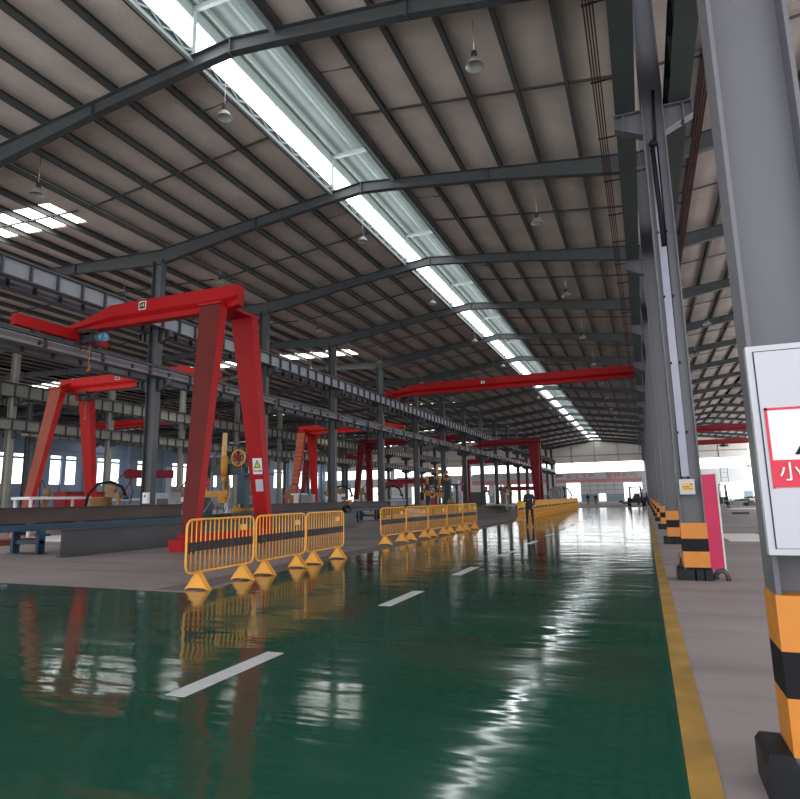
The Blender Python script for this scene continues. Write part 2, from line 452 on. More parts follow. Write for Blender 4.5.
for z in (2.6, 3.55): gt.box(-13.7, -4.4, YEND-.08, YEND, z, z+.08)
for x in (-11.6, -8.25, -9.9, -6.3): gt.box(x-.04, x+.04, YEND-.08, YEND, 1.7, 4.4)
struct(gt.build('trim_40', M['girt']))
dn = 0
for d in DOORS:
    dn += 1
    f = MB().box(d[0]-.12, d[0], YEND-.06, YEND+.3, 0, d[2]+.12).box(d[1], d[1]+.12, YEND-.06, YEND+.3, 0, d[2]+.12).box(d[0], d[1], YEND-.06, YEND+.3, d[2], d[2]+.12)
    struct(f.build('door_%d' % dn, M['wallgrey']))

# writing
def text_mesh(body, size):
    cu = bpy.data.curves.new('letters', 'FONT'); cu.body = body; cu.size = size; cu.align_x = 'CENTER'; cu.align_y = 'CENTER'
    cu.extrude = .004
    o = bpy.data.objects.new('letters', cu); C.objects.link(o)
    bpy.context.view_layer.update()
    dg = bpy.context.evaluated_depsgraph_get()
    me = bpy.data.meshes.new_from_object(o.evaluated_get(dg))
    bpy.data.objects.remove(o); bpy.data.curves.remove(cu)
    return me
def text_part(name, body, size, m, parent, loc, rot=(PI/2, 0, 0), sx=1, bold=0):
    me = text_mesh(body, size); me.materials.clear(); me.materials.append(m)
    o = bpy.data.objects.new(name, me); C.objects.link(o); o.parent = parent
    o.location = loc; o.rotation_euler = rot; o.scale = (sx, 1, 1); return o

b = thing('banner', 'long grey slogan banner with red characters across the far end wall above the doors', 'banner', (-9, YEND-.15, 4.4))
MB().box(-10.2, 8.6, -.02, .02, .35, 2.25).build('banner_sheet', M['bannergrey'], b)
MB().box(-10.2, 8.6, -.03, .03, 0, .72).build('lower_border', M['bannerpink'], b)
MB().prism([(-10.2, 1.9), (-8.2, 1.95), (-8.9, 1.4), (-10.2, 1.3)], 'y', -.05, -.021).build('corner_mark', M['bannerred'], b)
text_part('slogan', '安全生产', 1.45, M['bannerred'], b, (-4.6, -.04, 1.36), sx=1.17)
text_part('slogan', '警钟长鸣', 1.45, M['bannerred'], b, (4.3, -.04, 1.36), sx=1.17)
b = thing('banner', 'faded pink and grey banner on the far end wall of the left hall', 'banner', (-30, YEND-.15, 4.5))
MB().box(-9.4, 8.6, -.02, .02, .5, 2.6).build('banner_sheet', M['bannergrey'], b)
MB().box(-9.4, 8.6, -.03, .03, -.1, .9).build('lower_border', M['bannerpink'], b)
b = thing('banner', 'pale banner on the far end wall beyond the second left hall', 'banner', (-50.5, YEND-.15, 4.5))
MB().box(-9.0, 9.0, -.02, .02, .5, 2.4).build('banner_sheet', M['bannergrey'], b)
MB().box(-9.0, 9.0, -.03, .03, 0, .6).build('lower_border', M['bannerpink'], b)

# ------------------------------------------------------------------ left side wall with tall windows
lw = MB(); ys = []
for kq in range(-1, 16):
    yb = 12.4 + 8.5*kq
    for a, w in ((2.4, 1.75), (5.1, 1.75)): ys.append((yb+a, yb+a+w))
def lws(y0, y1, z0, z1): lw.box(XW-.25, XW, y0, y1, z0, z1)
lws(0, YEND, 0, 4.55); lws(0, YEND, 8.05, 8.35); lws(0, YEND, 8.75, 14)
c = 0
for a, b2 in ys: lws(c, a, 4.55, 8.05); lws(c, a, 8.35, 8.75); c = b2
lws(c, YEND, 4.55, 8.05); lws(c, YEND, 8.35, 8.75)
struct(lw.build('wall_left', M['wallblue']))
for a, b2 in ys:
    pn += 1
    q = MB()
    for z0, z1 in ((4.55, 8.05), (8.35, 8.75)): q.add([(XW-.1, a, z0), (XW-.1, b2, z0), (XW-.1, b2, z1), (XW-.1, a, z1)], [(0, 1, 2, 3)])
    struct(q.build('window_%d' % pn, M['paneside']))
lg = MB()
for kq in range(-1, 17):
    yb = 12.4 + 8.5*kq; lg.box(XW, XW+.45, yb-.2, yb+.2, 0, 13.3)
    lg.box(XW, XW+.2, yb+4.2, yb+4.35, 0, 8.9)
for z in (3.2, 9.6, 11): lg.box(XW, XW+.15, 0, YEND, z, z+.15)
struct(lg.build('trim_41', M['wallblue']))

# ------------------------------------------------------------------ columns
def hcolumn(mb, dx, dy, h, t=.022):
    mb.box(-dx/2, -dx/2+t, -dy/2, dy/2, 0, h).box(dx/2-t, dx/2, -dy/2, dy/2, 0, h).box(-dx/2+t, dx/2-t, -.01, .01, 0, h)
    return mb
def corbel(mb, x0, s, z, L=.62, w=.12):
    # tapered bracket: from the flange face x0 outwards (s = +-1), top at z
    x1 = x0 + s*L
    mb.prism([(x0, z-.55), (x1, z-.3), (x1, z), (x0, z)], 'y', -.01, .01)
    mb.loft([[(x0, -w, z), (x0, w, z), (x0, w, z-.02), (x0, -w, z-.02)], [(x1, -w, z), (x1, w, z), (x1, w, z-.02), (x1, -w, z-.02)]])
    mb.loft([[(x0, -w, z-.53), (x0, w, z-.53), (x0, w, z-.55), (x0, -w, z-.55)], [(x1, -w, z-.28), (x1, w, z-.28), (x1, w, z-.3), (x1, -w, z-.3)]])
    mb.box(min(x0+s*.34, x0+s*.36), max(x0+s*.34, x0+s*.36), -w, w, z-.42, z)
    mb.box(min(x1-s*.02, x1), max(x1-s*.02, x1), -w, w, z-.3, z)
    return mb

for i, y in enumerate(YK[1:]):
    lab = '%s dark steel column from the camera in the row left of the lane' % ORD[i]
    t = thing('steel_column', lab, 'column', (XA, y, 0), 0, 'columns between the lane hall and the left hall')
    mb = hcolumn(MB(), .52, .32, 12.42); mb.box(-.38, .38, -.28, .28, 0, .03)
    mb.build('shaft', M['steel'], t)
    for zz in (9.05, 6.87):
        for s in (1, -1): corbel(MB(), s*.26, s, zz, .62).build('bracket', M['steel'], t)
for i, y in enumerate(YK[2:15]):
    t = thing('steel_column', '%s column from the near end in the second row beyond the left gantries' % ORD[i], 'column', (XB, y, 0), 0, 'columns beyond the left hall')
    hcolumn(MB(), .5, .32, 12.42).build('shaft', M['girder_old'] if i < 6 else M['steel'], t)
    for zz in (8.84, 6.59):
        for s in (1, -1): corbel(MB(), s*.25, s, zz, .7).build('bracket', M['steel'], t)
for i, y in enumerate(YK[4:15]):
    t = thing('steel_column', '%s column from the near end in the far left row before the blue wall' % ORD[i], 'column', (XC, y, 0), 0, 'columns before the blue wall')
    hcolumn(MB(), .5, .32, 12.42).build('shaft', M['steel'], t)
    for zz in (8.68,): corbel(MB(), .25, 1, zz, .7).build('bracket', M['steel'], t)

for i, y in enumerate(YK):
    lab = ['light grey column close to the camera carrying the white cabinet', 'light grey column with banded base, notice box and conduits',
           'third banded grey column from the camera on the right of the lane'][i] if i < 3 else '%s banded column from the camera on the right of the lane' % ORD[i]
    t = thing('steel_column', lab, 'column', (XR + (.035 if i == 0 else 0), y, 0), 0, 'banded columns right of the lane')
    mb = hcolumn(MB(), .41, .32, 12.42, .024)
    mb.build('shaft', M['colR'], t)
    for s in (1, -1): corbel(MB(), s*.205, s, 9.12, .525).build('bracket', M['colR'], t)
    gd = MB()      # striped guard sheet round the foot
    for z0, z1, mi in ((.22, .49, 0), (.49, .71, 1), (.71, .98, 0)):
        gd.m = mi; gd.box(-.212, .212, -.168, .168, z0, z1)
    gd.build('striped_guard', [M['orange'], M['black']], t)
    ft = MB()
    for k, x in enumerate((-.265, -.11, .03, .165)):
        w = .14 if k in (0, 3) else .165
        ft.loft([[(x-w/2, -.2, 0), (x+w/2, -.2, 0), (x+w/2, .2, 0), (x-w/2, .2, 0)], [(x-w/2, -.2, .18), (x+w/2, -.2, .18), (x+w/2, .2, .18), (x-w/2, .2, .18)], [(x-w/2+.02, -.16, .225), (x+w/2-.02, -.16, .225), (x+w/2-.02, .16, .225), (x-w/2+.02, .16, .225)]])
    ft.build('foot_guard', M['rubber'], t)
    if i == 1:
        cd = MB(); 
        for x in (-.07, .04): cd.tube([(x-.04*(1-q), -.03, 1.76+6.6*q) for q in (0, .5, 1)], .014, 8)
        cd.build('conduit', M['black'], t)
        MB().box(-.11, .02, -.05, -.012, 1.8, 8.35).build('cable_tray', mat('bluish_cable_tray', (.30, .30, .36), .35, .2, .1, 2), t)
        st = MB()
        for z in (2.6, 3.9, 5.2, 6.5): st.cbox((-.1, -.05, z), (.03, .03, .04)).cbox((.05, -.05, z), (.03, .03, .04))
        st.build('clamp', M['black'], t)
        bx = MB().box(-.17, .08, -.24, -.16, 1.48, 1.745).build('notice_box', M['cab'], t)
        lb = MB().box(-.13, .05, -.244, -.24, 1.54, 1.68).build('label', M['labelyellow'], bx)
        MB().box(-.115, .0, -.247, -.244, 1.605, 1.618).box(-.115, .03, -.247, -.244, 1.57, 1.58).box(.01, .04, -.247, -.244, 1.645, 1.665).build('writing', M['dark'], lb)
        cb = MB()
        cb.tube([(.0, -.06, 8.4), (.02, -.08, 8.9), (.05, -.08, 9.5)], .03, 8).tube([(-.06, -.07, 8.35), (-.05, -.09, 7.6), (-.03, -.07, 7.0), (-.02, -.05, 6.2)], .045, 8)
        cb.ball((-.04, -.09, 8.35), .08, 6)
        cb.build('cable_bundle', M['black'], t)

# pipe, hand wheel at the banded column
t = thing('hand_wheel', 'small red valve hand wheel beside the base of the banded column with the box', 'valve', (XR-.28, 12.35, .36))
MB().tube([(0, .085*math.cos(a), .085*math.sin(a)) for a in [2*PI*q/16 for q in range(16)]], .012, 6, True).bar((0, -.08, 0), (0, .08, 0), .012, .012).bar((0, 0, -.08), (0, 0, .08), .012, .012).build('wheel', M['copper'], t)
MB().cyl((0, 0, 0), (.04, 0, 0), .02).cyl((.02, 0, 0), (.02, 0, -.36), .022).build('pipe', M['dark'], t)
t = MB().tube([(.27, 0, .02), (.27, 0, .09), (.30, -.02, .15), (.38, -.05, .17), (.44, -.06, .12), (.45, -.06, .0)], .045, 10).build('pipe_elbow', M['steel'], None, (XR+.02, 12.35, .0))
tag(t, 'grey pipe elbow on the floor against the black foot of the banded column', 'pipe')

# crimson board behind the banded column
t = thing('display_board', 'tall crimson board with white edge standing behind the banded column', 'board', (1.15, 13.75, 0), .0)
MB().box(-.19, .17, -.02, .02, .02, 1.86).build('board_panel', M['pink'], t)
MB().box(.17, .20, -.03, .03, .02, 1.88).box(-.19, .2, .02, .04, .02, 1.88).build('edge', M['white'], t)
MB().cyl((-.01, -.022, .75), (-.01, -.028, .75), .045).build('round_mark', M['signred'], t)
MB().box(-.17, .18, -.12, .2, 0, .03).build('base', M['grey'], t)

# white cabinet on the near column
t = thing('electrical_cabinet', 'pale grey electrical cabinet mounted on the nearest grey column', 'cabinet', (XR-.20, 3.9-.30, 1.19))
MB().box(0, .56, 0, .06, 0, 1.06).build('cabinet_body', M['cab'], t)
d = MB().box(.035, .53, -.010, 0, .035, 1.025).build('door', M['cab'], t)
MB().box(.029, .035, -.004, 0, .03, 1.03).box(.035, .53, -.004, 0, 1.025, 1.031).build('seam', M['dark'], t)
MB().box(.055, .50, -.014, -.010, .33, .72).build('notice', M['paper'], d)
MB().box(.05, .062, -.018, -.010, .325, .73).box(.05, .505, -.018, -.010, .718, .73).build('notice_border', M['signred'], d)
MB().box(.062, .50, -.017, -.0141, .33, .465).build('notice_red_block', M['signred'], d)
text_part('notice_writing', '小心有电', .10, M['paper'], d, (.28, -.022, .40))
MB().prism([(.16, .49), (.40, .49), (.28, .68)], 'y', -.018, -.014).build('notice_symbol', M['black'], d)
MB().cbox((.49, -.02, .8), (.03, .03, .1)).build('handle', M['black'], t)
MB().box(.012, .55, .06, .115, .01, 1.05).build('rear_gap_shade', M['black'], t)  # black block standing in for the shaded gap behind the cabinet

# ------------------------------------------------------------------ crane runways
def runway(name_label, x, z0, z1, y0, y1, step, m, dx=.17, cat='girder', dark=None):
    t = thing('runway_girder', name_label, cat, (x, y0, z0), 0, None)
    L = y1-y0; H = z1-z0
    MB().box(-.01, .01, 0, L, .03, H-.03).build('web', m, t)
    MB().box(-dx, dx, 0, L, 0, .035).build('bottom_flange', dark or M['steel'], t)
    MB().box(-dx, dx, 0, L, H-.05, H).build('top_flange', dark or M['steel'], t)
    y = .5; n = 0; st0 = None; rest = MB()
    while y < L:
        if n < 100:
            if st0 is None:
                st0 = MB().box(-dx*.85, -.01, -.03, .03, .03, H-.05).box(.01, dx*.85, -.03, .03, .03, H-.05).build('stiffener', dark or M['steel'], t); o = st0
            else:
                o = st0.copy(); C.objects.link(o); o.parent = t
            o.location = (0, y, 0)
        else: rest.box(-dx*.85, -.01, y-.03, y+.03, .03, H-.05).box(.01, dx*.85, y-.03, y+.03, .03, H-.05)
        y += step; n += 1
    if rest.v: tag(rest.build('stiffener', dark or M['steel'], t), kind='stuff')
    MB().box(-.035, .035, 0, L, H, H+.09).build('rail', M['dark'], t)
    return t
runway('upper crane runway girder on the lane side of the left column row', XA+.58, 9.06, 9.74, 9.5, 149, 1.06, M['girder'])
runway('upper crane runway girder on the far side of the left column row', XA-.58, 9.06, 9.74, 9.5, 149, 1.06, M['girder'])
runway('lower gantry runway girder on the lane side of the left column row', XA+.58, 6.88, 7.31, 9.5, 149, 2.5, M['girder'])
runway('lower gantry runway girder on the far side of the left column row', XA-.58, 6.88, 7.31, 9.5, 149, 1.25, M['girder'])
for s, w in ((.55, 'near'), (-.55, 'far')):
    runway('pale upper runway girder on the %s side of the second column row' % w, XB+s, 8.85, 9.74, 19, 130, 1.06, M['girder_old'])
    runway('pale lower runway girder on the %s side of the second column row' % w, XB+s, 6.6, 7.31, 19, 130, 1.06, M['girder_old'])
runway('upper runway girder on the column row before the blue wall', XC+.55, 8.69, 9.6, 36, 130, 1.2, M['girder_old'])
gr = mat('dark_green_grey_girder', (.045, .055, .052), .5, 0, .15, 1)
runway('overhead crane runway girder on the lane side of the banded columns', XR-.50, 9.13, 10.05, -2, 149, 1.3, gr, .19, dark=gr)
runway('overhead crane runway girder on the right side of the banded columns', XR+.50, 9.13, 10.05, -2, 149, 1.3, gr, .19, dark=gr)
for x, s, lab in ((XR-.98, -1, 'dark red conductor bars hung beside the runway on the lane side'), (XR+.98, 1, 'dark red conductor bars hung beside the runway on the right side')):
    t = thing('conductor_bars', lab, 'conductor bars', (x, -2, 9.45))
    for k in range(4): MB().box(-.012+.05*k-.075, .012+.05*k-.075, 0, 140, -.05, .05).build('conductor_bar', M['busbar'], t)
    for k in range(48): MB().box(-.11, .11, 0, .04, .05, .08).box(*sorted((-s*.07, -s*.30)), 0, .03, .05, .075).build('hanger_bracket', M['dark'], t, (0, 1+2.1*k, 0))
# thin red power lines under the left runways
t = thing('conductor_bars', 'thin dark red conductor bars along the lower left gantry runway', 'conductor bars', (XA+.9, 12, 6.98))
for k in range(3): MB().box(-.01, .01, 0, 90, .05*k, .05*k+.022).build('conductor_bar', M['busbar'], t)
for k in range(42): MB().box(-.13, .01, 0, .03, -.03, .13).build('hanger_bracket', M['dark'], t, (0, .5+2.1*k, 0))

# ------------------------------------------------------------------ cranes
def girder_sec(x, yc, zb, zt):
    H = zt-zb
    p = [(-.17, 0), (.17, 0), (.17, .24*H), (.10, .30*H), (.22, .46*H), (.22, H), (-.22, H), (-.22, .46*H), (-.10, .30*H), (-.17, .24*H)]
    return [(x, yc+u, zb+v) for u, v in p]
def hoist(parent, x, y, z, drop=1.2, blue=True):
    h = MB().cyl((x-.35, y, z-.28), (x+.35, y, z-.28), .2).box(x-.3, x+.3, y-.3, y+.3, z-.12, z+.02).cyl((x+.1, y-.28, z-.35), (x+.1, y+.1, z-.35), .14)
    o = h.build('hoist', M['dark'], parent)
    MB().cyl((x+.35, y, z-.28), (x+.72, y, z-.28), .16).cyl((x+.72, y, z-.28), (x+.80, y, z-.28), .10).build('motor', M['motorblue'] if blue else M['dark'], o)
    MB().box(x-.62, x-.38, y-.15, y+.12, z-.42, z-.1).build('control_box', M['red'], o)
    MB().cyl((x, y, z-.3), (x, y, z-.3-drop), .015, 6).tube([(x, y, z-.3-drop), (x+.06, y, z-.38-drop), (x+.05, y, z-.48-drop), (x-.04, y, z-.5-drop), (x-.07, y, z-.42-drop)], .025, 6).build('hook', M['orange'], o)
    cb = MB()
    for k in range(4):
        xx = x-.3+.3*k; cb.tube([(xx, y-.25, z), (xx+.03, y-.26, z-.45), (xx+.13, y-.26, z-.75), (xx+.25, y-.26, z-.45), (xx+.29, y-.25, z)], .014, 6)
    cb.build('festoon_cable', M['busbar'], o)
def leg_part(par, xt, yt, zt, xb, yb, zb, wt, wb, dt, db, face, red, dusty):
    def sec(x, y, z, w, d): return [(x-w/2, y-d/2, z), (x+w/2, y-d/2, z), (x+w/2, y+d/2, z), (x-w/2, y+d/2, z)]
    secs = [sec(xb, yb, zb, wb, db), sec(xt, yt, zt, wt, dt)]
    mb = MB(); n = 4
    vs = [p for S in secs for p in S]
    mb.m = 0
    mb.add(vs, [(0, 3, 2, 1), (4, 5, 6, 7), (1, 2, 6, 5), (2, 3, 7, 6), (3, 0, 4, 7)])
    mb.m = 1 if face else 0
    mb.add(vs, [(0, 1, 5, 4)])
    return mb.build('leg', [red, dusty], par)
def gantry(label, xleg, xrail, yc, zb, zt, red, dusty, spread=2.15, ysh=0, over=.45, hx=None, plate=None, ladder=False, wl=(.86, .5), zrail=7.40, top=.95, blue=True):
    t = thing('semi_gantry_crane', label, 'gantry crane', (0, 0, 0))
    s = 1 if xleg > xrail else -1
    secs = [girder_sec(xleg+s*over, yc, zb+.12, zt), girder_sec(xleg, yc, zb, zt), girder_sec(xrail+s*1.6, yc, zb, zt), girder_sec(xrail+s*.35, yc, zb, zt-.38), girder_sec(xrail-s*.55, yc, zb, zt-.55)]
    MB().loft(secs).build('girder', red, t)
    c = MB().box(xrail-.13, xrail+.13, yc-2.7, yc+1.15, zrail+.1, zb+.02)
    e = c.build('end_carriage', red, t)
    w = MB()
    for yy in (-1.9, .8): w.cyl((xrail-.06, yc+yy, zrail+.16), (xrail+.06, yc+yy, zrail+.16), .16, 14)
    w.build('wheels', M['dark'], e)
    yl = yc + ysh
    xf = xleg - s*.05
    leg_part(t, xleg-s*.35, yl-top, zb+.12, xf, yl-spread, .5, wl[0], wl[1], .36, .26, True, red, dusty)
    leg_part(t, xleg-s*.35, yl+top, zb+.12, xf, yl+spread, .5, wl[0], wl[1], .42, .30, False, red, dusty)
    sb = MB().box(xleg-s*.35-.45, xleg-s*.35+.45, yl-top-.25, yl+top+.25, zb+.11, zb+.2)
    sb.prism([(yl-top-.2, zb+.2), (yl-.22, zb+.2), (yl-.22, zb+.62)], 'x', xleg-s*.35-.02, xleg-s*.35+.02).prism([(yl+top+.2, zb+.2), (yl+.22, zb+.62), (yl+.22, zb+.2)], 'x', xleg-s*.35-.02, xleg-s*.35+.02)
    sb.build('saddle', red, t)
    sl = MB().box(xf-.17, xf+.17, yl-spread-.35, yl+spread+.35, .2, .58).build('sill_beam', red, t)
    MB().box(xf-.24, xf+.24, yl-spread-.62, yl-spread-.35, .1, .45).build('wheel_guard', red, sl); MB().box(xf-.24, xf+.24, yl+spread+.35, yl+spread+.62, .1, .45).build('wheel_guard', red, sl)
    w = MB()
    for yy in (-spread+.1, spread-.1): w.cyl((xf-.06, yl+yy, .17), (xf+.06, yl+yy, .17), .17, 14)
    w.build('wheels', M['dark'], sl)
    if hx is not None: hoist(t, hx, yc, zb, 1.0, blue)
    if plate:
        px, txt = plate
        p = MB().box(px-.16, px+.16, yc-.235, yc-.222, zt-.36, zt-.06).build('number_plate', M['paper'], t)
        MB().box(px-.13, px+.13, yc-.238, yc-.235, zt-.33, zt-.09).build('plate_field', M['black'], p)
        text_part('plate_number', txt, .2, M['paper'], p, (px, yc-.243, zt-.21))
    if ladder:
        l = MB(); xt = xleg-s*.35
        for k in range(16):
            q = k/16; yy = yc-spread+(spread-top)*q-.2; z = .8+(zb-.8)*q
            xx = xf+(xt-xf)*q; ww = (wl[1]+(wl[0]-wl[1])*q)/2
            l.bar((xx-ww, yy, z), (xx+ww, yy, z), .04, .05)
        l.build('rungs', M['steel'], t)
    return t
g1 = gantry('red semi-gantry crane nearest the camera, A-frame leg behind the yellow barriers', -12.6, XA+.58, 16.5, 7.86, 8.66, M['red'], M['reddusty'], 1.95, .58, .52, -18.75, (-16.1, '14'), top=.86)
# warning plates on the far leg of the nearest gantry
def on_leg(z):
    q = (z-.5)/(7.98-.5); cy = 17.08+1.95 + (.86-1.95)*q; return (-12.56 - .39*q, cy - (.30+.12*q)/2 - .012, z)
p = MB().box(-.19, .19, -.012, 0, 0, .56).build('warning_plate', M['paper'], g1, on_leg(2.45)); p.rotation_euler = (.15, 0, 0)
MB().prism([(-.15, .22), (.15, .22), (0, .5)], 'y', -.018, -.012).build('triangle_border', M['black'], p)
MB().prism([(-.10, .25), (.10, .25), (0, .44)], 'y', -.022, -.018).build('triangle_field', M['signyellow'], p)
MB().box(-.012, .012, -.025, -.022, .31, .39).box(-.012, .012, -.025, -.022, .275, .295).build('exclamation', M['black'], p)
text_part('plate_writing', '当心吊物', .085, M['black'], p, (0, -.016, .11))
p = MB().box(-.15, .15, -.012, 0, 0, .42).build('notice_plate', M['cab'], g1, on_leg(1.85)); p.rotation_euler = (.15, 0, 0)

gantry('red semi-gantry crane in the left hall with its feet behind the long beam', -30.4, XA-.58, 25.5, 7.75, 8.6, M['redor'], mat('dusty_red_leg_lit', (.26, .068, .045), .7, 0, .1, 1.5, spec=.2), 2.2, 0, .45, -29.0, (-26.5, '13'), blue=False)  # dusty near-leg face, coloured paler for the stronger light on it
gantry('orange-red semi-gantry crane with a runged leg, midway down the left hall', -30.3, XA-.58, 52.0, 7.75, 8.6, M['redor'], mat('orange_leg_face', (.40, .10, .05), .7, 0, .1, 1.5, spec=.2), 2.2, 0, .45, -28.0, None, True, blue=False)  # near leg gets an orange outer face
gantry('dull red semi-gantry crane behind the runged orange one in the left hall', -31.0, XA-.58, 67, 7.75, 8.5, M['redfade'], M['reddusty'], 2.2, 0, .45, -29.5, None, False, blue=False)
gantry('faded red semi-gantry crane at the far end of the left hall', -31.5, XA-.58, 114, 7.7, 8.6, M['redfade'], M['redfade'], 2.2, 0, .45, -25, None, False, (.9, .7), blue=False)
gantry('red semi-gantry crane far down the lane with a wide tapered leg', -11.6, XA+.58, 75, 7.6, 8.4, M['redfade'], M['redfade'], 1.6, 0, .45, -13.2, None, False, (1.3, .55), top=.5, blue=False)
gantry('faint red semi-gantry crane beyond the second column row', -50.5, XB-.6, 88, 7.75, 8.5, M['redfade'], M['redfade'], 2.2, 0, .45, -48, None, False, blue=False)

def bridge(label, x0, x1, yc, zb, zt, red, hx=None, plate=None, zrail=9.8):
    t = thing('bridge_crane', label, 'overhead crane', (0, 0, 0))
    secs = [girder_sec(x0-.2, yc, zb, zb+.42), girder_sec(x0+.5, yc, zb, zb+.55), girder_sec(x0+2.4, yc, zb, zt), girder_sec(x1-.9, yc, zb, zt), girder_sec(x1+.1, yc, zb, zt-.1)]
    MB().loft(secs).build('girder', red, t)
    for x in (x0, x1):
        e = MB().box(x-.13, x+.13, yc-1.6, yc+1.6, zrail+.12, zb+.3).build('end_carriage', red, t)
        w = MB()
        for yy in (-1.2, 1.2): w.cyl((x-.06, yc+yy, zrail+.15), (x+.06, yc+yy, zrail+.15), .15, 14)
        w.build('wheels', M['dark'], e)
    if hx is not None: hoist(t, hx, yc, zb, .8, False)
    if plate is not None:
        p = MB().box(plate-.2, plate+.2, yc-.24, yc-.222, zb+.42, zb+.76).build('number_plate', M['black'], t)
        MB().box(plate-.16, plate-.02, yc-.245, yc-.24, zb+.48, zb+.7).box(plate+.04, plate+.14, yc-.245, yc-.24, zb+.48, zb+.7).build('plate_figures', M['paper'], p)
    return t
bridge('long red overhead bridge crane spanning the lane hall under the roof', XA+.58, XR-.5, 47.6, 9.93, 10.86, M['red'], -17.9, -11.3)
bridge('red overhead bridge crane across the hall beyond the second column row', XC+.55, XB-.55, 52, 9.8, 10.6, M['red'], -50, None, 9.7)
bridge('dull red overhead crane far down the left hall', XB+.55, XA-.58, 88, 9.85, 10.7, M['redfade'], None, None)
bridge('nearer red overhead crane in the hall right of the banded columns', XR+.5, 20.6, 96, 9.93, 10.85, M['redfade'], 16, None)
bridge('farther dull red overhead crane in the right hall, its hoist near the middle', XR+.5, 20.6, 122, 9.93, 10.8, M['redfade'], 13.5, None)

# ------------------------------------------------------------------ high bay lamps
def lamp_tree():
    t = thing('high_bay_lamp', '', 'lamp', (0, 0, 0))
    MB().cyl((0, 0, .42), (0, 0, 1.42), .012, 6).build('rod', M['alu'], t)
    MB().lathe([(0, .42), (.07, .42), (.08, .30), (.06, .22), (.0, .22)], n=14).build('driver', M['dark'], t)
    MB().lathe([(.06, .24), (.10, .22), (.16, .15), (.24, .02), (.25, .0), (.235, .01), (.15, .13), (.05, .2)], n=18).build('reflector', M['alu'], t)
    return t
lp = None
rows = [(-18.4, 'left edge of the lane hall', 2, -30.0), (-10.75, 'left side of the ridge skylight', 2, 0), (-3.12, 'right roof slope above the lane', 2, 0), (4.6, 'roof of the right hall', 3, 0), (-24.5, 'near slope of the left hall', 3, 0)]
for x, w, k0, _ in rows:
    for k in range(11 if x > -20 else 6):
        y = 13.65 + 9.8*k
        if x == 4.6 and k < 3: continue
        o = lp if lp is None else copy_tree(lp)
        if o is None: lp = lamp_tree(); o = lp
        xm = -9.6 if x > -19.8 and x < XR else (10.95 if x > XR else -30)
        zroof = zs(x, xm)
        o.location = (x, y, zroof-1.42)
        kk = k-3 if x == 4.6 else k
        o['label'] = '%s bell lamp from the camera hanging under the %s' % (ORD[kk], w); o['group'] = 'high bay lamps under the ' + w

# ------------------------------------------------------------------ yellow barriers
def barrier():
    t = thing('crowd_barrier', '', 'barrier', (0, 0, 0))
    L, z0, z1, r = 2.04, .30, 1.20, .13          # panel runs along +Y
    pts = []
    for cx, cz, a0 in ((L-r, z1-r, 0), (r, z1-r, 90), (r, z0+r, 180), (L-r, z0+r, 270)):
        for a in (0, 30, 60, 90):
            q = math.radians(a0+a); pts.append((0, cx+r*math.cos(q), cz+r*math.sin(q)))
    MB().tube(pts, .021, 8, True).build('frame', M['yellow'], t)
    n = 15
    for i in range(n):
        y = .13 + (L-.26)*i/(n-1)
        MB().tube([(0, y, z0+.01), (0, y, z1-.01)], .0125, 6).build('bar', M['yellow'], t)
    MB().box(-.004, .004, .05, L-.05, .66, .815).box(.012, .016, .05, L-.05, .66, .815).build('middle_plate', M['screen'], t)
    MB().box(.012, .02, 1.55, 1.78, .95, 1.06).build('tag_plate', M['yellow'], t)
    for y in (.35, L-.35):
        f = MB()
        # folded plate: two triangular cheeks, notched below
        for yy in (-.05, .035):
            f.prism([(-.26, 0), (-.13, .035), (.13, .035), (.26, 0), (.03, .30), (-.03, .30)], 'y', y+yy, y+yy+.012)
        f.box(-.03, .03, y-.05, y+.047, .285, .31)
        for q in (-1, 1): f.loft([[(q*.26, y-.05, 0), (q*.26, y+.047, 0), (q*.235, y+.047, 0), (q*.235, y-.05, 0)], [(q*.03, y-.05, .30), (q*.03, y+.047, .30), (q*.01, y+.047, .30), (q*.01, y-.05, .30)]])
        f.build('foot', M['yellow'], t)
    return t
bar0 = barrier(); first = True
runs = [(8.72, 3, 'near run beside the lane', -7.36, -7.52), (18.95, 5, 'middle run beside the lane', -8.12, -7.62), (38.2, 17, 'far run beside the lane', -7.3, -7.2)]
for ys_, n, lab, x, x1 in runs:
    for k in range(n):
        o = bar0 if first else copy_tree(bar0)
        first = False
        tq = k/n; o.location = (x + (x1-x)*tq + random.uniform(-.015, .015), ys_ + (2.12 if n < 10 else 2.10)*k, .004); o.rotation_euler = (0, 0, -(x1-x)/(n*2.05) + random.uniform(-.006, .006))
        o['label'] = '%s yellow barrier from the camera in the %s' % (ORD[k], lab); o['group'] = 'yellow barriers, ' + lab

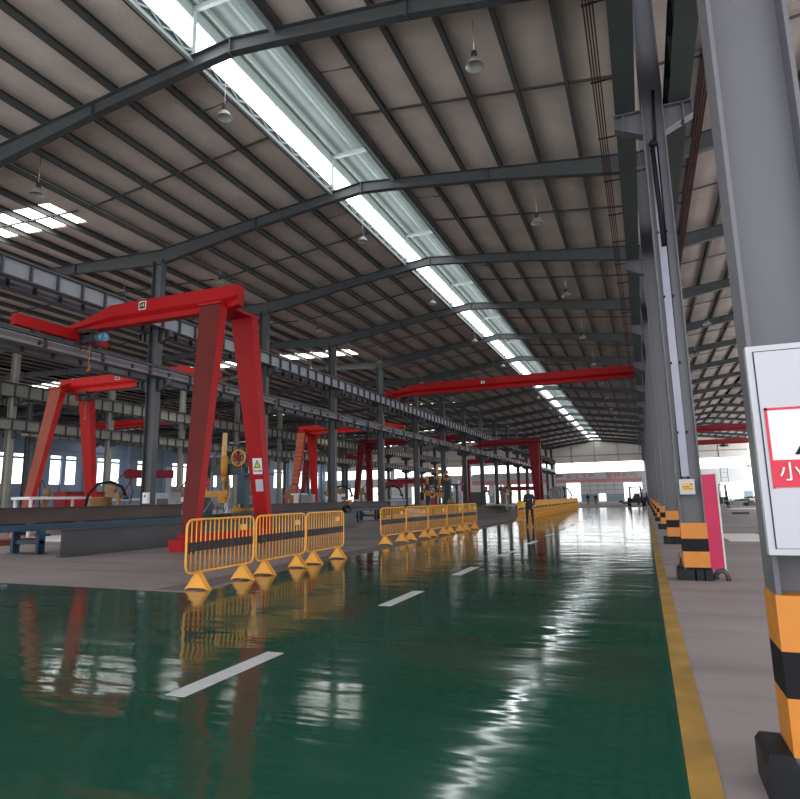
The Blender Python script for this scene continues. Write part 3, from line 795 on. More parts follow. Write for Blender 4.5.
# ------------------------------------------------------------------ steel beams and roller conveyor left of the lane
def beam(label, a, b, h, w, m, group=None, name='steel_beam'):
    o = MB().hbeam((0, 0, 0), tuple(Vector(b)-Vector(a)), h, w, .016, .025).build(name, m, None, a); return tag(o, label, 'beam', group)
beam('long dark steel H-beam lying on the floor behind the nearest gantry foot', (-15.95, 13.5, 0), (-15.0, 31.5, 0), .80, .34, M['millsteel'])
t = thing('roller_conveyor', 'long blue roller conveyor with stubby legs carrying the brown beam', 'conveyor', (-18.4, 8, 0))
MB().box(-.62, -.54, 0, 45, .72, .93).build('side_rail', M['blue'], t); MB().box(.54, .62, 0, 45, .72, .93).build('side_rail', M['blue'], t)
for k in range(23):
    MB().cyl((-.54, 1+1.9*k, .86), (.54, 1+1.9*k, .86), .085, 10).build('roller', M['dark'], t)
for k in range(16):
    y = .5+2.93*k
    MB().box(-.62, -.5, y-.12, y+.12, .02, .72).box(.5, .62, y-.12, y+.12, .02, .72).box(-.62, .62, y-.06, y+.06, .3, .42).box(-.7, .7, y-.2, y+.2, 0, .02).build('leg_frame', M['blue'], t)
MB().box(.65, 1.15, 14, 14.7, .25, .75).build('drive_motor', M['teal'], t)
beam('long brown steel H-beam resting on the blue roller conveyor', (-18.4, 8.5, .947), (-18.4, 21.4, .947), .50, .3, M['brownsteel'])
beam('steel H-beam on the far stretch of the roller conveyor past the assembly machine', (-18.4, 25.6, .947), (-18.4, 44, .947), .42, .3, M['brownsteel'])
t = MB().box(0, 1.5, 0, 1.9, 0, .1).box(.1, 1.4, .1, 1.8, .1, .22).build('scrap_plates', M['copper'], None, (-24.5, 16.6, 0)); tag(t, 'rust red plates stacked on the floor behind the blue conveyor', 'plates')
t = MB().box(0, 3.2, 0, 2.2, 0, .12).build('white_plate', M['white'], None, (-25.5, 19.2, 0)); tag(t, 'pale flat sheet lying on the floor behind the conveyor legs', 'sheet')

# beam stacks
def stack(x, y, n, L, lab, grp, m=None, h=.3, dx=.5):
    for k in range(n):
        zz = 0
        lv = k % 2; col = k//2
        beam('%s, %s of its stack' % (lab, ['lowest nearest', 'upper nearest', 'lowest second', 'upper second', 'lowest third', 'upper third', 'lowest fourth', 'upper fourth'][k]), (x-col*dx, y+random.uniform(-.5, .5), lv*(h+.002)), (x-col*dx, y+L, lv*(h+.002)), h, .24, m or random.choice([M['millsteel'], M['brownsteel'], M['millsteel']]), grp)
stack(-21.3, 33, 6, 13, 'dark steel beam on the floor past the left columns', 'dark beams past the left columns', h=.42)
stack(-13.2, 50, 6, 12, 'steel beam lying between the second and third barrier runs', 'beams between the barrier runs', h=.3)
stack(-10.9, 39, 2, 9, 'low steel beam just left of the lane edge before the third barrier run', 'low beams by the lane edge', h=.16)
stack(-16.6, 44, 4, 10, 'dark beam on trestles behind the middle barrier run', 'dark beams behind the middle barrier run', h=.5)
stack(-12.2, 66, 4, 14, 'beam in the pile behind the far barrier run', 'beams behind the far barrier run', h=.35)
stack(-23.5, 55, 4, 12, 'distant beam stacked in the left hall', 'distant beams in the left hall', h=.4)
t = MB().box(0, 2.6, 0, 5, 0, .07).box(.3, 2.3, .4, 4.4, .07, .13).build('steel_plates', M['grey'], None, (-14.3, 57, .66)); tag(t, 'pale steel plates lying on the beams beyond the middle barriers', 'plates')

# ------------------------------------------------------------------ H-beam assembly machines straddling the conveyor
def assembler(label, y, mirror=1):
    t = thing('assembly_machine', label, 'machine', (-18.4, y, 0))
    for x in (-1.05, 1.05):
        MB().box(x-.2, x+.2, -.22, .22, 0, 3.2).box(x-.35, x+.35, -.5, .5, 0, .08).build('post', M['teal'], t)
    MB().box(1.75, 1.95, -.12, .12, 0, 2.75).build('side_post', M['teal'], t)
    MB().box(-1.3, 1.3, -.3, .3, 2.75, 3.25).build('crosshead', M['dark'], t)
    p = MB().box(1.2, 2.4, -.5, .5, 2.68, 2.78).build('platform', M['teal'], t)
    MB().tube([(1.25, -.48, 2.78), (1.25, -.48, 3.7), (2.35, -.48, 3.7), (2.35, -.48, 2.78)], .02, 6).tube([(2.35, .48, 2.78), (2.35, .48, 3.7), (2.35, -.48, 3.7)], .02, 6).build('railing', M['grey'], p)
    MB().box(1.5, 2.1, -.3, .2, 2.78, 3.1).build('cabinet', M['cab'], p)
    MB().cyl((.25, -.42, 2.7), (.25, -.42, 3.6), .17, 14).cyl((.25, -.42, 2.4), (.25, -.42, 2.7), .12, 12).build('press_cylinder', M['yelmach'], t)
    MB().cyl((.25, -.42, 1.5), (.25, -.42, 2.4), .05, 10).box(.05, .45, -.6, -.25, 1.45, 1.75).build('press_ram', M['yelmach'], t)
    MB().cyl((-.95, -.45, 2.75), (-.95, -.45, 3.6), .16, 14).box(-1.15, -.8, -.62, -.3, 1.9, 2.2).build('press_cylinder', M['yelmach'], t)
    MB().bar((-.05, -.1, 3.2), (.0, -.1, 4.75), .16, .16).build('mast', mat('timber_yellow', (.62, .36, .14), .6, 0, .15, 6), t)
    MB().bar((-.9, -.1, 3.25), (-.05, -.1, 4.3), .05, .05).box(-.9, -.3, -.3, .2, 3.25, 3.6).build('stay', M['dark'], t)
    w = MB()
    c = (1.05, -.45, 3.5)
    w.tube([(c[0]+.36*math.cos(a), c[1], c[2]+.36*math.sin(a)) for a in [2*PI*q/20 for q in range(20)]], .05, 8, True)
    for q in range(6):
        a = 2*PI*q/6; w.bar(c, (c[0]+.36*math.cos(a), c[1], c[2]+.36*math.sin(a)), .03, .03)
    w.build('reel', M['yelmach'], t)
    MB().cyl((c[0], c[1]-.06, c[2]), (c[0], c[1]+.2, c[2]), .16).build('reel_hub', M['redfade'], t)
    MB().box(-1.2, .55, -.55, -.25, 1.72, 2.02).build('clamp_beam', M['yelmach'], t)
    MB().box(-1.4, -.78, -1.1, 1.1, 0, .62).build('base', M['dark'], t); MB().box(.78, 1.4, -1.3, 1.3, 0, 1.0).build('base', M['dark'], t)
    v = MB()
    for k in range(9):
        y = -1.0+.24*k; v.cyl((1.2, y, .98), (1.2, y, 1.2+.1*(k % 3)), .05, 8); v.cbox((1.25, y-.05, 1.14), (.14, .1, .12))
    v.build('valves', M['yelmach'], t)
    MB().tube([(-.2, -.7, 2.9), (-.25, -.75, 2.3), (-.1, -.8, 1.6), (-.5, -.8, 1.1), (-.9, -1, .8)], .03, 6).tube([(.6, -.5, 2.6), (.75, -.6, 1.9), (.6, -.7, 1.2), (.5, -.9, .7)], .03, 6).build('hose', M['hose'], t)
    MB().tube([(-.55, -.5, 2.6), (-.5, -.55, 2.45), (-.58, -.55, 2.3), (-.68, -.5, 2.4)], .04, 6).cyl((-.58, -.5, 2.3), (-.58, -.5, 1.9), .02).build('hook', M['signred'], t)
    return t
assembler('teal beam assembly machine with yellow cylinders framed by the nearest gantry legs', 24.3)
assembler('teal and yellow beam assembly machine behind the middle barrier run', 57.0)

# ------------------------------------------------------------------ small equipment
def control_box(lab, x, y):
    t = thing('control_box', lab, 'control box', (x, y, 0))
    MB().box(-.3, .3, -.22, .22, .08, .95).build('body', M['yellow'], t); MB().box(-.14, .08, -.235, -.22, .45, .75).build('window', M['dark'], t)
    MB().box(-.28, -.2, -.2, .2, 0, .08).box(.2, .28, -.2, .2, 0, .08).build('feet', M['dark'], t)
control_box('yellow control box at the third column of the left row', XA-.15, 37.2)
control_box('yellow control box at the fourth column of the left row', XA-.15, 45.8)

def workframe(lab, x, y, L, W, h, m):
    t = thing('work_table', lab, 'table', (x, y, 0))
    MB().box(-W/2, W/2, 0, L, h-.12, h).build('tabletop', m, t)
    for sx in (-1, 1):
        for yy in (.15, L-.15): MB().box(sx*(W/2-.1)-.05, sx*(W/2-.1)+.05, yy-.05, yy+.05, 0, h-.12).build('leg', m, t)
    MB().box(-W/2, W/2, .1, L-.1, h*.45, h*.45+.06).build('shelf', m, t)
    return t
workframe('tall white steel work frame in the left hall between the red gantry legs', -26.6, 20.2, 3.4, 1.2, 1.9, M['white'])
workframe('second tall white work frame right of the red gantry leg', -27.5, 25.6, 4.0, 1.2, 1.8, M['white'])
workframe('grey work frame behind the first left column', -24.5, 29.6, 3.0, 1.4, 1.35, M['grey'])
workframe('grey bench with parts past the second left column', -25.5, 42, 3.6, 1.4, 1.3, M['grey'])
workframe('white bench far down the left hall beside the runged gantry', -26, 50, 4, 1.3, 1.5, M['white'])
workframe('pale bench beyond the third left column', -25, 60, 4, 1.3, 1.4, M['cab'])

def welder(lab, x, y, h, m, rz=0):
    # welding head on a mast with wire reel and hose loop
    t = thing('welding_machine', lab, 'welding machine', (x, y, 0), rz)
    MB().box(-.35, .35, -.3, .3, 0, .12).build('base', M['dark'], t)
    MB().bar((0, 0, .1), (0, 0, h), .2, .2).build('mast', m, t)
    MB().box(-.2, .5, -.14, .14, h-.35, h-.1).build('arm', m, t)
    MB().cyl((.1, -.2, h+.1), (.1, .05, h+.1), .24, 14).build('wire_reel', M['brass'], t)
    MB().tube([(.1, 0, h+.2), (.5, .1, h+.75), (.9, .15, h+.6), (1.1, .1, h-.1), (1.0, .05, h-.7)], .035, 6).build('hose', M['dark'], t)
    MB().box(.35, .52, -.1, .1, h-.75, h-.3).build('torch_head', M['brass'], t)
    return t
for lab, x, y, h, m, rz in (
    ('brown welding machine with a wire reel on the white frame side, beside the red leg', -25.2, 24.0, 2.2, M['brass'], .4),
    ('low brown welding machine left of the white work frame', -27.5, 22.2, 2.0, M['brass'], 2.6),
    ('white welding machine past the first left column', -24.4, 27.9, 1.9, M['white'], 1.0),
    ('grey welding machine between the first and second left columns', -23.6, 33.5, 2.0, M['grey'], .2),
    ('white welding machine at the foot of the runged gantry', -24.2, 47.5, 2.1, M['white'], .5),
    ('pale welding machine with hose behind the third left column', -22.8, 42.5, 1.9, M['cab'], 1.4),
    ('welding machine with a drooping hose behind the fourth left column', -22.5, 52.3, 2.2, M['grey'], .1),
    ('welding machine with hose farther behind the middle barriers', -21.5, 62, 2.3, M['white'], .3),
    ('dark welding machine beyond the middle barriers near the far columns', -17.5, 72, 2.4, M['dark'], .3),
    ('rust brown welding machine left of the third barrier run', -14.5, 68, 2.1, M['copper'], 2.0)):
    welder(lab, x, y, h, m, rz)

def manipulator(lab, x, y, z, L, rz, m):
    t = thing('boom_manipulator', lab, 'manipulator', (x, y, 0), rz)
    MB().box(-.4, .4, -.4, .4, 0, .2).build('base', M['dark'], t); MB().box(-.15, .15, -.15, .15, .2, z+.5).build('mast', M['grey'], t)
    MB().box(-.3, L, -.18, .18, z-.28, z+.28).cyl((L, -.2, z), (L, .2, z), .34, 14).build('boom', m, t)
    MB().bar((L-.25, 0, z-.25), (L+.6, 0, z-1.9), .08, .08).build('strut', m, t)
    return t
manipulator('red boom manipulator with a round end in the left hall left of the first column', -31.0, 34.6, 3.5, 2.6, PI+.95, M['redfade'])
manipulator('thin orange-red boom manipulator right of the first left column', -29.5, 36.5, 2.75, 2.6, 2.3, M['redor'])
manipulator('small red boom manipulator beyond the fourth left column', -26.0, 62, 3.0, 2.4, 1.2, M['redfade'])
manipulator('dark red boom left of the far lane gantry', -19, 88, 2.6, 5, .2, M['redfade'])
manipulator('red boom manipulator in the middle distance behind the assembly machine', -30.5, 72, 3.6, 6, .15, M['redfade'])
for lab, x, y, h, m, rz in (
    ('white welding machine left of the second left column, taller than the beams', -23.2, 30.8, 2.2, M['white'], 2.2),
    ('rust brown welding machine right of the second left column', -23.9, 38.6, 2.0, M['copper'], .8),
    ('grey welding machine between the runged gantry legs', -28.2, 54.8, 2.4, M['grey'], 1.9),
    ('brown welding machine before the dull red gantry legs', -26.8, 57.5, 2.3, M['brass'], .6),
    ('dark welding machine right of the dull red gantry legs', -22.6, 70.5, 2.5, M['dark'], 2.6),
    ('white welding machine just behind the middle assembly machine', -21.0, 69.0, 2.4, M['cab'], .9),
    ('yellow welding machine left of the far lane gantry leg', -16.2, 79.0, 2.4, M['yelmach'], .2),
    ('grey welding machine low in the gap before the third barrier run', -13.4, 64.0, 2.0, M['grey'], 1.2)):
    welder(lab, x, y, h, m, rz)
def cabinet(lab, x, y, w, h, m):
    t = thing('tool_cabinet', lab, 'cabinet', (x, y, 0))
    MB().box(-w/2, w/2, -.3, .3, .08, h).box(-w/2+.04, w/2-.04, -.26, .26, 0, .08).build('cabinet_body', m, t)
    MB().box(-w/2+.04, -.015, -.318, -.3, .14, h-.06).build('door', m, t); MB().box(.015, w/2-.04, -.318, -.3, .14, h-.06).build('door', m, t)
    MB().cbox((-.05, -.33, h*.55), (.02, .025, .16)).cbox((.05, -.33, h*.55), (.02, .025, .16)).build('handles', M['dark'], t)
for lab, x, y, w, h, m in (
    ('white tool cabinet beside the left leg of the runged gantry', -27.2, 46.0, 1.3, 2.1, M['white']),
    ('grey tool cabinet behind the third left column', -23.7, 41.2, 1.1, 1.95, M['grey']),
    ('red tool cabinet beyond the fourth left column', -24.5, 69.2, 1.4, 2.2, M['redfade']),
    ('pale tool cabinet far down the left hall by the faded gantry', -27.0, 92.0, 2.2, 2.4, M['cab']),
    ('dark tool cabinet standing near the last left columns', -21.5, 84.0, 1.8, 2.2, M['steel'])):
    cabinet(lab, x, y, w, h, m)
def armstand(lab, x, y, rz):
    t = thing('fume_arm', lab, 'extraction arm', (x, y, 0), rz)
    MB().box(-.25, .25, -.25, .25, 0, 1.3).build('filter_box', M['grey'], t)
    MB().tube([(0, 0, 1.3), (.1, 0, 2.0), (.5, 0, 2.5), (1.1, 0, 2.6), (1.6, 0, 2.35), (1.8, 0, 1.9)], .07, 8).build('hose_arm', M['black'], t)
    MB().lathe([(.07, .2), (.2, 0), (.18, 0), (.06, .2)], (1.8, 0, 1.72), 12).build('hood', M['dark'], t)
armstand('black curved extraction arm right of the third left column', -23.4, 44.2, .5)
armstand('black curved extraction arm right of the fourth left column', -21.2, 49.5, .3)
armstand('black curved extraction arm behind the middle barriers', -20.9, 59.5, .2)
armstand('black curved extraction arm in the left hall between the red gantry legs', -25.6, 22.9, .8)
t = thing('gear_motor', 'orange-red gear motor on a stand beside the nearest gantry leg', 'motor', (-22.4, 27.6, 0))
MB().box(-.3, .3, -.25, .25, 0, .95).build('stand', M['grey'], t); MB().cyl((-.4, 0, 1.25), (.5, 0, 1.25), .3, 16).cyl((.5, 0, 1.25), (.7, 0, 1.25), .2, 12).build('motor_body', M['redor'], t)
t = thing('red_cabinet', 'long low red cabinet in the left hall behind the red gantry leg', 'cabinet', (-33, 27.6, 0))
MB().box(-.5, .5, 0, 3.2, .1, 2.3).build('cabinet_body', M['redfade'], t); MB().box(.5, .52, .1, 2.0, .3, 2.1).build('door', M['redor'], t); MB().box(.5, .52, 2.05, 3.1, .3, 2.1).build('door', M['redor'], t)
ch = MB()
for k in range(9): ch.tube([(.5*(1-k*.03)*math.cos(a), .5*(1-k*.03)*math.sin(a), .06+.1*k) for a in [2*PI*q/20 for q in range(20)]], .06, 6, True)
t = ch.build('wire_coil', M['brass'], None, (-21.7, 20.2, .9)); tag(t, 'brown coil of wire on a drum beside the right red leg', 'coil')
t = MB().lathe([(.0, 0), (.5, 0), (.5, .05), (.25, .07), (.25, .85), (.5, .86), (.5, .9), (0, .9)]).build('drum_stand', M['dark'], None, (-21.7, 20.2, 0)); tag(t, 'dark drum stand under the brown wire coil', 'stand')
t = thing('switch_box', 'white switch box on a post by the first left column', 'switch box', (-19.35, 20.35, 0))
MB().box(-.04, .04, -.04, .04, 0, 1.6).build('post', M['dark'], t); MB().box(-.13, .13, -.1, .05, 1.5, 1.95).build('box', M['white'], t)
MB().cyl((0, -.12, 1.8), (0, -.1, 1.8), .05).build('button', M['signred'], t)
t = thing('welding_cabinet', 'dark grey welding power cabinet right of the first left column', 'cabinet', (-19.95, 22.3, 0))
MB().box(-.4, .4, -.35, .35, .1, 1.95).build('cabinet_body', M['grey'], t); MB().box(-.3, .3, -.37, -.35, .9, 1.7).build('door', M['steel'], t)
# hose heaps
def hoseheap(lab, x, y, z, m, r=.6):
    h = MB()
    for k in range(7): 
        a0 = random.uniform(0, 6); rr = r*random.uniform(.6, 1)
        h.tube([(rr*math.cos(a)+random.uniform(-.04, .04), rr*math.sin(a), .06+.08*k+.10*math.sin(a+a0)+.1) for a in [2*PI*q/18 for q in range(18)]], .05, 6, True)
    tag(h.build('hose_heap', m, None, (x, y, z)), lab, 'hose')
hoseheap('white heap of hose by the beams right of the nearest gantry leg', -20.9, 31.0, 0, M['white'])
hoseheap('pale curved heap of hose before the dark beam behind the middle barriers', -15.6, 42.6, 0, M['cab'], .9)

# machinery behind the far barrier run
t = thing('winch_machine', 'grey winch machine with wheels showing above the far barrier run', 'machine', (-8.9, 66, 0))
MB().box(-.8, .8, 0, 5.5, .9, 1.15).build('bed', M['dark'], t)
for yy in (.4, 5.1):
    for xx in (-.6, .6): MB().box(xx-.08, xx+.08, yy-.1, yy+.1, 0, .9).build('leg', M['dark'], t)
for xx, yy, r in ((0, .8, .55), (.1, 2.3, .7), (-.1, 4.4, .55)):
    w = MB().tube([(xx+r*math.cos(a), yy, 1.7+r*math.sin(a)) for a in [2*PI*q/20 for q in range(20)]], .09, 8, True)
    for q in range(5): w.bar((xx, yy, 1.7), (xx+r*math.cos(2*PI*q/5), yy, 1.7+r*math.sin(2*PI*q/5)), .06, .06)
    w.build('wheel', M['grey'], t)
MB().box(-.5, .5, 3.1, 3.7, 1.15, 2.4).build('gear_housing', M['grey'], t)
MB().box(-.4, .4, 5.0, 5.4, 1.15, 2.5).build('upright', M['steel'], t)
t = thing('pipe_rack', 'dark machine frame above the far end of the far barrier run', 'machine', (-9.6, 78, 0))
MB().box(-.6, .6, 0, .4, 0, 2.6).build('upright', M['steel'], t); MB().tube([(0, .2, 2.4), (.9, .2, 2.3), (1.3, .2, 1.6), (1.1, .2, .9)], .1, 8).build('bent_pipe', M['grey'], t); MB().box(-1, 1.2, -.2, .6, .7, .9).build('bed', M['dark'], t)

# tractor-like loader at the far end of the lane
t = thing('tractor', 'dark tractor with a tall roll frame parked at the far end of the lane', 'tractor', (-1.05, 84.5, 0))
MB().box(-.85, .85, -1.2, 1.4, .45, 1.0).loft([[(-.4, -2.2, .6), (.4, -2.2, .6), (.4, -2.2, 1.05), (-.4, -2.2, 1.05)], [(-.45, -.4, .6), (.45, -.4, .6), (.45, -.4, 1.25), (-.45, -.4, 1.25)]]).build('body', M['dark'], t)
for x, y, r in ((-.95, .7, .55), (.95, .7, .55), (-.8, -1.5, .38), (.8, -1.5, .38)):
    MB().cyl((x-.16, y, r), (x+.16, y, r), r, 18).build('wheel', M['rubber'], t)
MB().tube([(-.75, .3, .95), (-.72, .3, 2.4), (.55, .3, 2.4), (.6, .3, .95)], .13, 6).build('roll_frame', M['black'], t)
MB().tube([(.0, .5, .95), (.0, .5, 2.1), (.75, .5, 2.1), (.8, .5, .95)], .08, 6).build('seat_frame', M['grey'], t)
MB().box(-.3, .3, .2, .7, 1.0, 1.15).box(-.3, .3, .65, .75, 1.1, 1.55).build('seat', M['rubber'], t)
MB().cyl((-.05, -.5, 1.2), (-.05, -.25, 1.5), .02).tube([(.18*math.cos(a)-.05, -.25+.05*math.sin(a), 1.5+.17*math.sin(a)) for a in [2*PI*q/14 for q in range(14)]], .02, 6, True).build('steering_wheel', M['black'], t)
MB().box(-1.6, -.7, -2.3, -1.7, .35, .55).box(-2.0, -1.5, -2.2, -2.0, .5, .75).build('front_blade', M['dark'], t)
t = thing('flatbed_cart', 'dark blue cart with uprights beside the tractor at the end of the lane', 'cart', (-.3, 92, 0))
MB().box(-.7, .75, -1, 1, .45, 1.15).build('body', mat('dark_blue_paint', (.03, .045, .075), .6, 0, .2, 4), t)
for x in (-.45, .5): MB().cyl((x, -.7, 1.15), (x, -.7, 1.75), .09, 8).build('upright', M['dark'], t)
for x in (-.6, .6):
    for y in (-.7, .7): MB().cyl((x-.1, y, .28), (x+.1, y, .28), .28, 14).build('wheel', M['rubber'], t)

# right hall, seen between the columns
t = thing('access_scaffold', 'pale ladder scaffold with a long red top rail in the right hall', 'scaffold', (6.2, 60, 0))
for x in (0, .55): MB().tube([(x, 0, 0), (x, 0, 3.7)], .035, 6).build('upright', M['cab'], t)
l = MB()
for k in range(9): l.tube([(0, 0, .4+.4*k), (.55, 0, .4+.4*k)], .025, 6)
l.build('rungs', M['cab'], t)
MB().tube([(.2, 0, 3.75), (4.5, 0, 3.62)], .05, 6).build('top_rail', M['redfade'], t); MB().tube([(4.5, 0, 0), (4.5, 0, 3.62)], .035, 6).build('upright', M['redfade'], t)
t = thing('forklift', 'dark forklift silhouette at the foot of the pale scaffold in the right hall', 'forklift', (7.4, 72, 0))
MB().box(-.5, .5, -.2, 1.6, .35, 1.05).build('body', M['dark'], t); MB().tube([(-.45, .1, 1.0), (-.4, .3, 2.3), (-.4, 1.3, 2.3), (-.45, 1.5, 1.0)], .05, 6).tube([(.45, .1, 1.0), (.4, .3, 2.3), (.4, 1.3, 2.3), (.45, 1.5, 1.0)], .05, 6).box(-.45, .45, .3, 1.3, 2.28, 2.34).build('overhead_guard', M['black'], t)
MB().box(-.4, -.3, -.4, -.25, .1, 2.2).box(.3, .4, -.4, -.25, .1, 2.2).build('mast', M['black'], t); MB().box(-.4, -.3, -1.4, -.3, .1, .15).box(.3, .4, -1.4, -.3, .1, .15).build('forks', M['steel'], t)
for x in (-.5, .5):
    for y in (.1, 1.3): MB().cyl((x-.1, y, .3), (x+.1, y, .3), .3, 14).build('wheel', M['rubber'], t)
t = thing('pallet', 'dark low pallet on the right hall floor', 'pallet', (5.6, 49.2, 0))
MB().box(0, 1.0, 0, .8, .1, .14).box(0, 1.0, 0, .1, 0, .1).box(0, 1, .7, .8, 0, .1).build('boards', M['dark'], t)
t = MB().box(0, 1.25, 0, 3.9, 0, .012).build('floor_light_patch', mat('sunlit_floor_white', (.86, .84, .82), .4, 0, .03, 1), None, (2.35, 22.1, 0)); tag(t, 'flat patch of painted sunlight on the concrete beside the banded columns', 'sheet')  # thin white slab standing in for a sunlit patch of floor
t = MB().box(0, 3.4, 0, 4, 0, .02).build('floor_light_patch', M['white'], None, (7.0, 63, 0)); tag(t, 'thin pale patch of painted light on the floor farther in the right hall', 'sheet')  # pale slab standing in for a fainter patch of light on the floor
for k, (x, y, sx, sy, h, m, w) in enumerate(((9.6, 84, 2.2, 1.5, .5, 'grey', 'grey'), (11.3, 88, 1.6, 1.2, .75, 'white', 'white'), (10.6, 79, 1.2, 1, .35, 'steel', 'dark'), (13.4, 92, 2, 1.4, .9, 'cab', 'pale grey'))):
    t = thing('parts_crate', '%s open crate of parts in the right hall clutter' % w, 'crate', (x, y, 0), .2*k)
    MB().box(0, sx, 0, sy, 0, .06).box(0, .05, 0, sy, .06, h).box(sx-.05, sx, 0, sy, .06, h).box(0, sx, 0, .05, .06, h).box(0, sx, sy-.05, sy, .06, h).build('crate', M[m], t)
    MB().cyl((.3, sy/2, h), (sx-.3, sy/2, h+.15), .12).cyl((.5, sy/3, h-.05), (sx-.2, sy*.7, h), .1).build('parts', M['steel'], t)

# ------------------------------------------------------------------ people
def person(label, loc, rz, H, top, legs, hat=None, pose='stand', hatname='cap'):
    s = H/1.75
    if pose == 'stand':
        J = dict(pel=(0, 0, .95), ab=(0, -.01, 1.12), ch=(0, 0, 1.32), nk=(0, 0, 1.48), hd0=(0, -.01, 1.56),
                 ls=(-.185, 0, 1.42), le=(-.24, .03, 1.15), lw=(-.22, -.10, .93), rs=(.185, 0, 1.42), re=(.24, .03, 1.15), rw=(.22, -.10, .93),
                 lh=(-.10, 0, .88), lk=(-.11, -.03, .50), la=(-.12, 0, .10), lt=(-.13, -.17, .04), rh=(.10, 0, .88), rk=(.11, -.03, .50), ra=(.12, .03, .10), rt=(.13, -.14, .04))
    elif pose == 'phone':
        J = dict(pel=(0, 0, .95), ab=(0, -.01, 1.12), ch=(0, 0, 1.32), nk=(0, -.01, 1.48), hd0=(0, -.04, 1.56),
                 ls=(-.185, 0, 1.42), le=(-.235, -.06, 1.16), lw=(-.08, -.26, 1.22), rs=(.185, 0, 1.42), re=(.24, -.03, 1.15), rw=(.20, -.16, .97),
                 lh=(-.10, 0, .88), lk=(-.12, -.05, .50), la=(-.14, 0, .10), lt=(-.16, -.17, .04), rh=(.10, 0, .88), rk=(.12, -.01, .50), ra=(.13, .06, .10), rt=(.16, -.11, .04))
    else:   # bending over the work
        J = dict(pel=(0, .12, .80), ab=(0, .0, .95), ch=(0, -.22, 1.08), nk=(0, -.38, 1.14), hd0=(0, -.46, 1.18),
                 ls=(-.18, -.27, 1.10), le=(-.22, -.36, .84), lw=(-.12, -.55, .74), rs=(.18, -.27, 1.10), re=(.22, -.36, .84), rw=(.12, -.55, .74),
                 lh=(-.10, .10, .76), lk=(-.13, -.14, .45), la=(-.14, .06, .10), lt=(-.15, -.11, .04), rh=(.10, .10, .76), rk=(.13, -.10, .45), ra=(.14, .12, .10), rt=(.15, -.05, .04))
    R = dict(pel=(.16, .12), ab=(.15, .11), ch=(.17, .12), nk=(.06, .06), hd0=(.06, .06), ls=(.075, .075), le=(.05, .05), lw=(.035, .03), rs=(.075, .075), re=(.05, .05), rw=(.035, .03),
             lh=(.09, .095), lk=(.062, .065), la=(.045, .05), lt=(.042, .03), rh=(.09, .095), rk=(.062, .065), ra=(.045, .05), rt=(.042, .03))
    E = [('pel', 'ab'), ('ab', 'ch'), ('ch', 'nk'), ('nk', 'hd0'), ('ch', 'ls'), ('ls', 'le'), ('le', 'lw'), ('ch', 'rs'), ('rs', 're'), ('re', 'rw'), ('pel', 'lh'), ('lh', 'lk'), ('lk', 'la'), ('la', 'lt'), ('pel', 'rh'), ('rh', 'rk'), ('rk', 'ra'), ('ra', 'rt')]
    V = dict((k, Vector(v)) for k, v in J.items())
    # head: cranium and jaw; palms and fingers continue the arms
    hd = V['hd0']; fwd = Vector((0, -1, 0)) if pose != 'bend' else Vector((0, -.8, -.6)); upv = Vector((0, 0, 1)) if pose != 'bend' else Vector((0, -.55, .83))
    V['hd1'] = hd + upv*.07 + fwd*.012; R['hd1'] = (.072, .078); V['hd2'] = hd + upv*.145; R['hd2'] = (.078, .092); V['hd3'] = hd + upv*.20 - fwd*.005; R['hd3'] = (.055, .065)
    V['nose'] = hd + upv*.085 + fwd*.112; R['nose'] = (.014, .018)
    E += [('hd0', 'hd1'), ('hd1', 'hd2'), ('hd2', 'hd3'), ('hd1', 'nose')]
    for sd, sg in (('l', -1), ('r', 1)):
        w = V[sd+'w']; el = V[sd+'e']; d = (w-el).normalized(); pm = w + d*.075
        V[sd+'p'] = pm; R[sd+'p'] = (.038, .02); E.append((sd+'w', sd+'p'))
        side = d.cross(Vector((0, -1, 0)) if abs(d.y) < .8 else Vector((0, 0, 1))).normalized()
        side = Vector((0, -1, 0)) - d*d.dot(Vector((0, -1, 0))); side.normalize()
        for q in range(4):
            o = (q-1.5)*.019; ln = (.062, .075, .07, .055)[q]
            a = pm + side*o + d*.02; b_ = a + d*ln*.6; c_ = b_ + d*ln*.45 + Vector((-sg*.018, 0, 0))
            for nm, pt, rr in (('a', a, .010), ('b', b_, .009), ('c', c_, .008)): V['%sf%d%s' % (sd, q, nm)] = pt; R['%sf%d%s' % (sd, q, nm)] = (rr, rr)
            E += [(sd+'p', '%sf%da' % (sd, q)), ('%sf%da' % (sd, q), '%sf%db' % (sd, q)), ('%sf%db' % (sd, q), '%sf%dc' % (sd, q))]
        a = w + d*.03 + side*.035; b_ = a + d*.035 + side*.015
        V[sd+'ta'] = a; V[sd+'tb'] = b_; R[sd+'ta'] = (.011, .011); R[sd+'tb'] = (.009, .009); E += [(sd+'w', sd+'ta'), (sd+'ta', sd+'tb')]
    names = list(V); idx = {n: i for i, n in enumerate(names)}
    me = bpy.data.meshes.new('body_skeleton'); me.from_pydata([tuple(V[n]*s) for n in names], [(idx[a], idx[b]) for a, b in E], [])
    o = bpy.data.objects.new('body_skeleton', me); C.objects.link(o)
    md = o.modifiers.new('Skin', 'SKIN'); md.use_smooth_shade = True
    for n in names:
        sv = me.skin_vertices[0].data[idx[n]]; sv.radius = (R[n][0]*s, R[n][1]*s); sv.use_root = (n == 'pel')
    o.modifiers.new('Sub', 'SUBSURF').levels = 2
    bpy.context.view_layer.update()
    bm_ = bpy.data.meshes.new_from_object(o.evaluated_get(bpy.context.evaluated_depsgraph_get()))
    bpy.data.objects.remove(o)
    bm_.materials.clear()
    for m in (M['skin'], top, legs, M['shoe']): bm_.materials.append(m)
    hz = V['nk']*s; wl = V['lw']*s; wr = V['rw']*s; pz = V['pel'].z*s
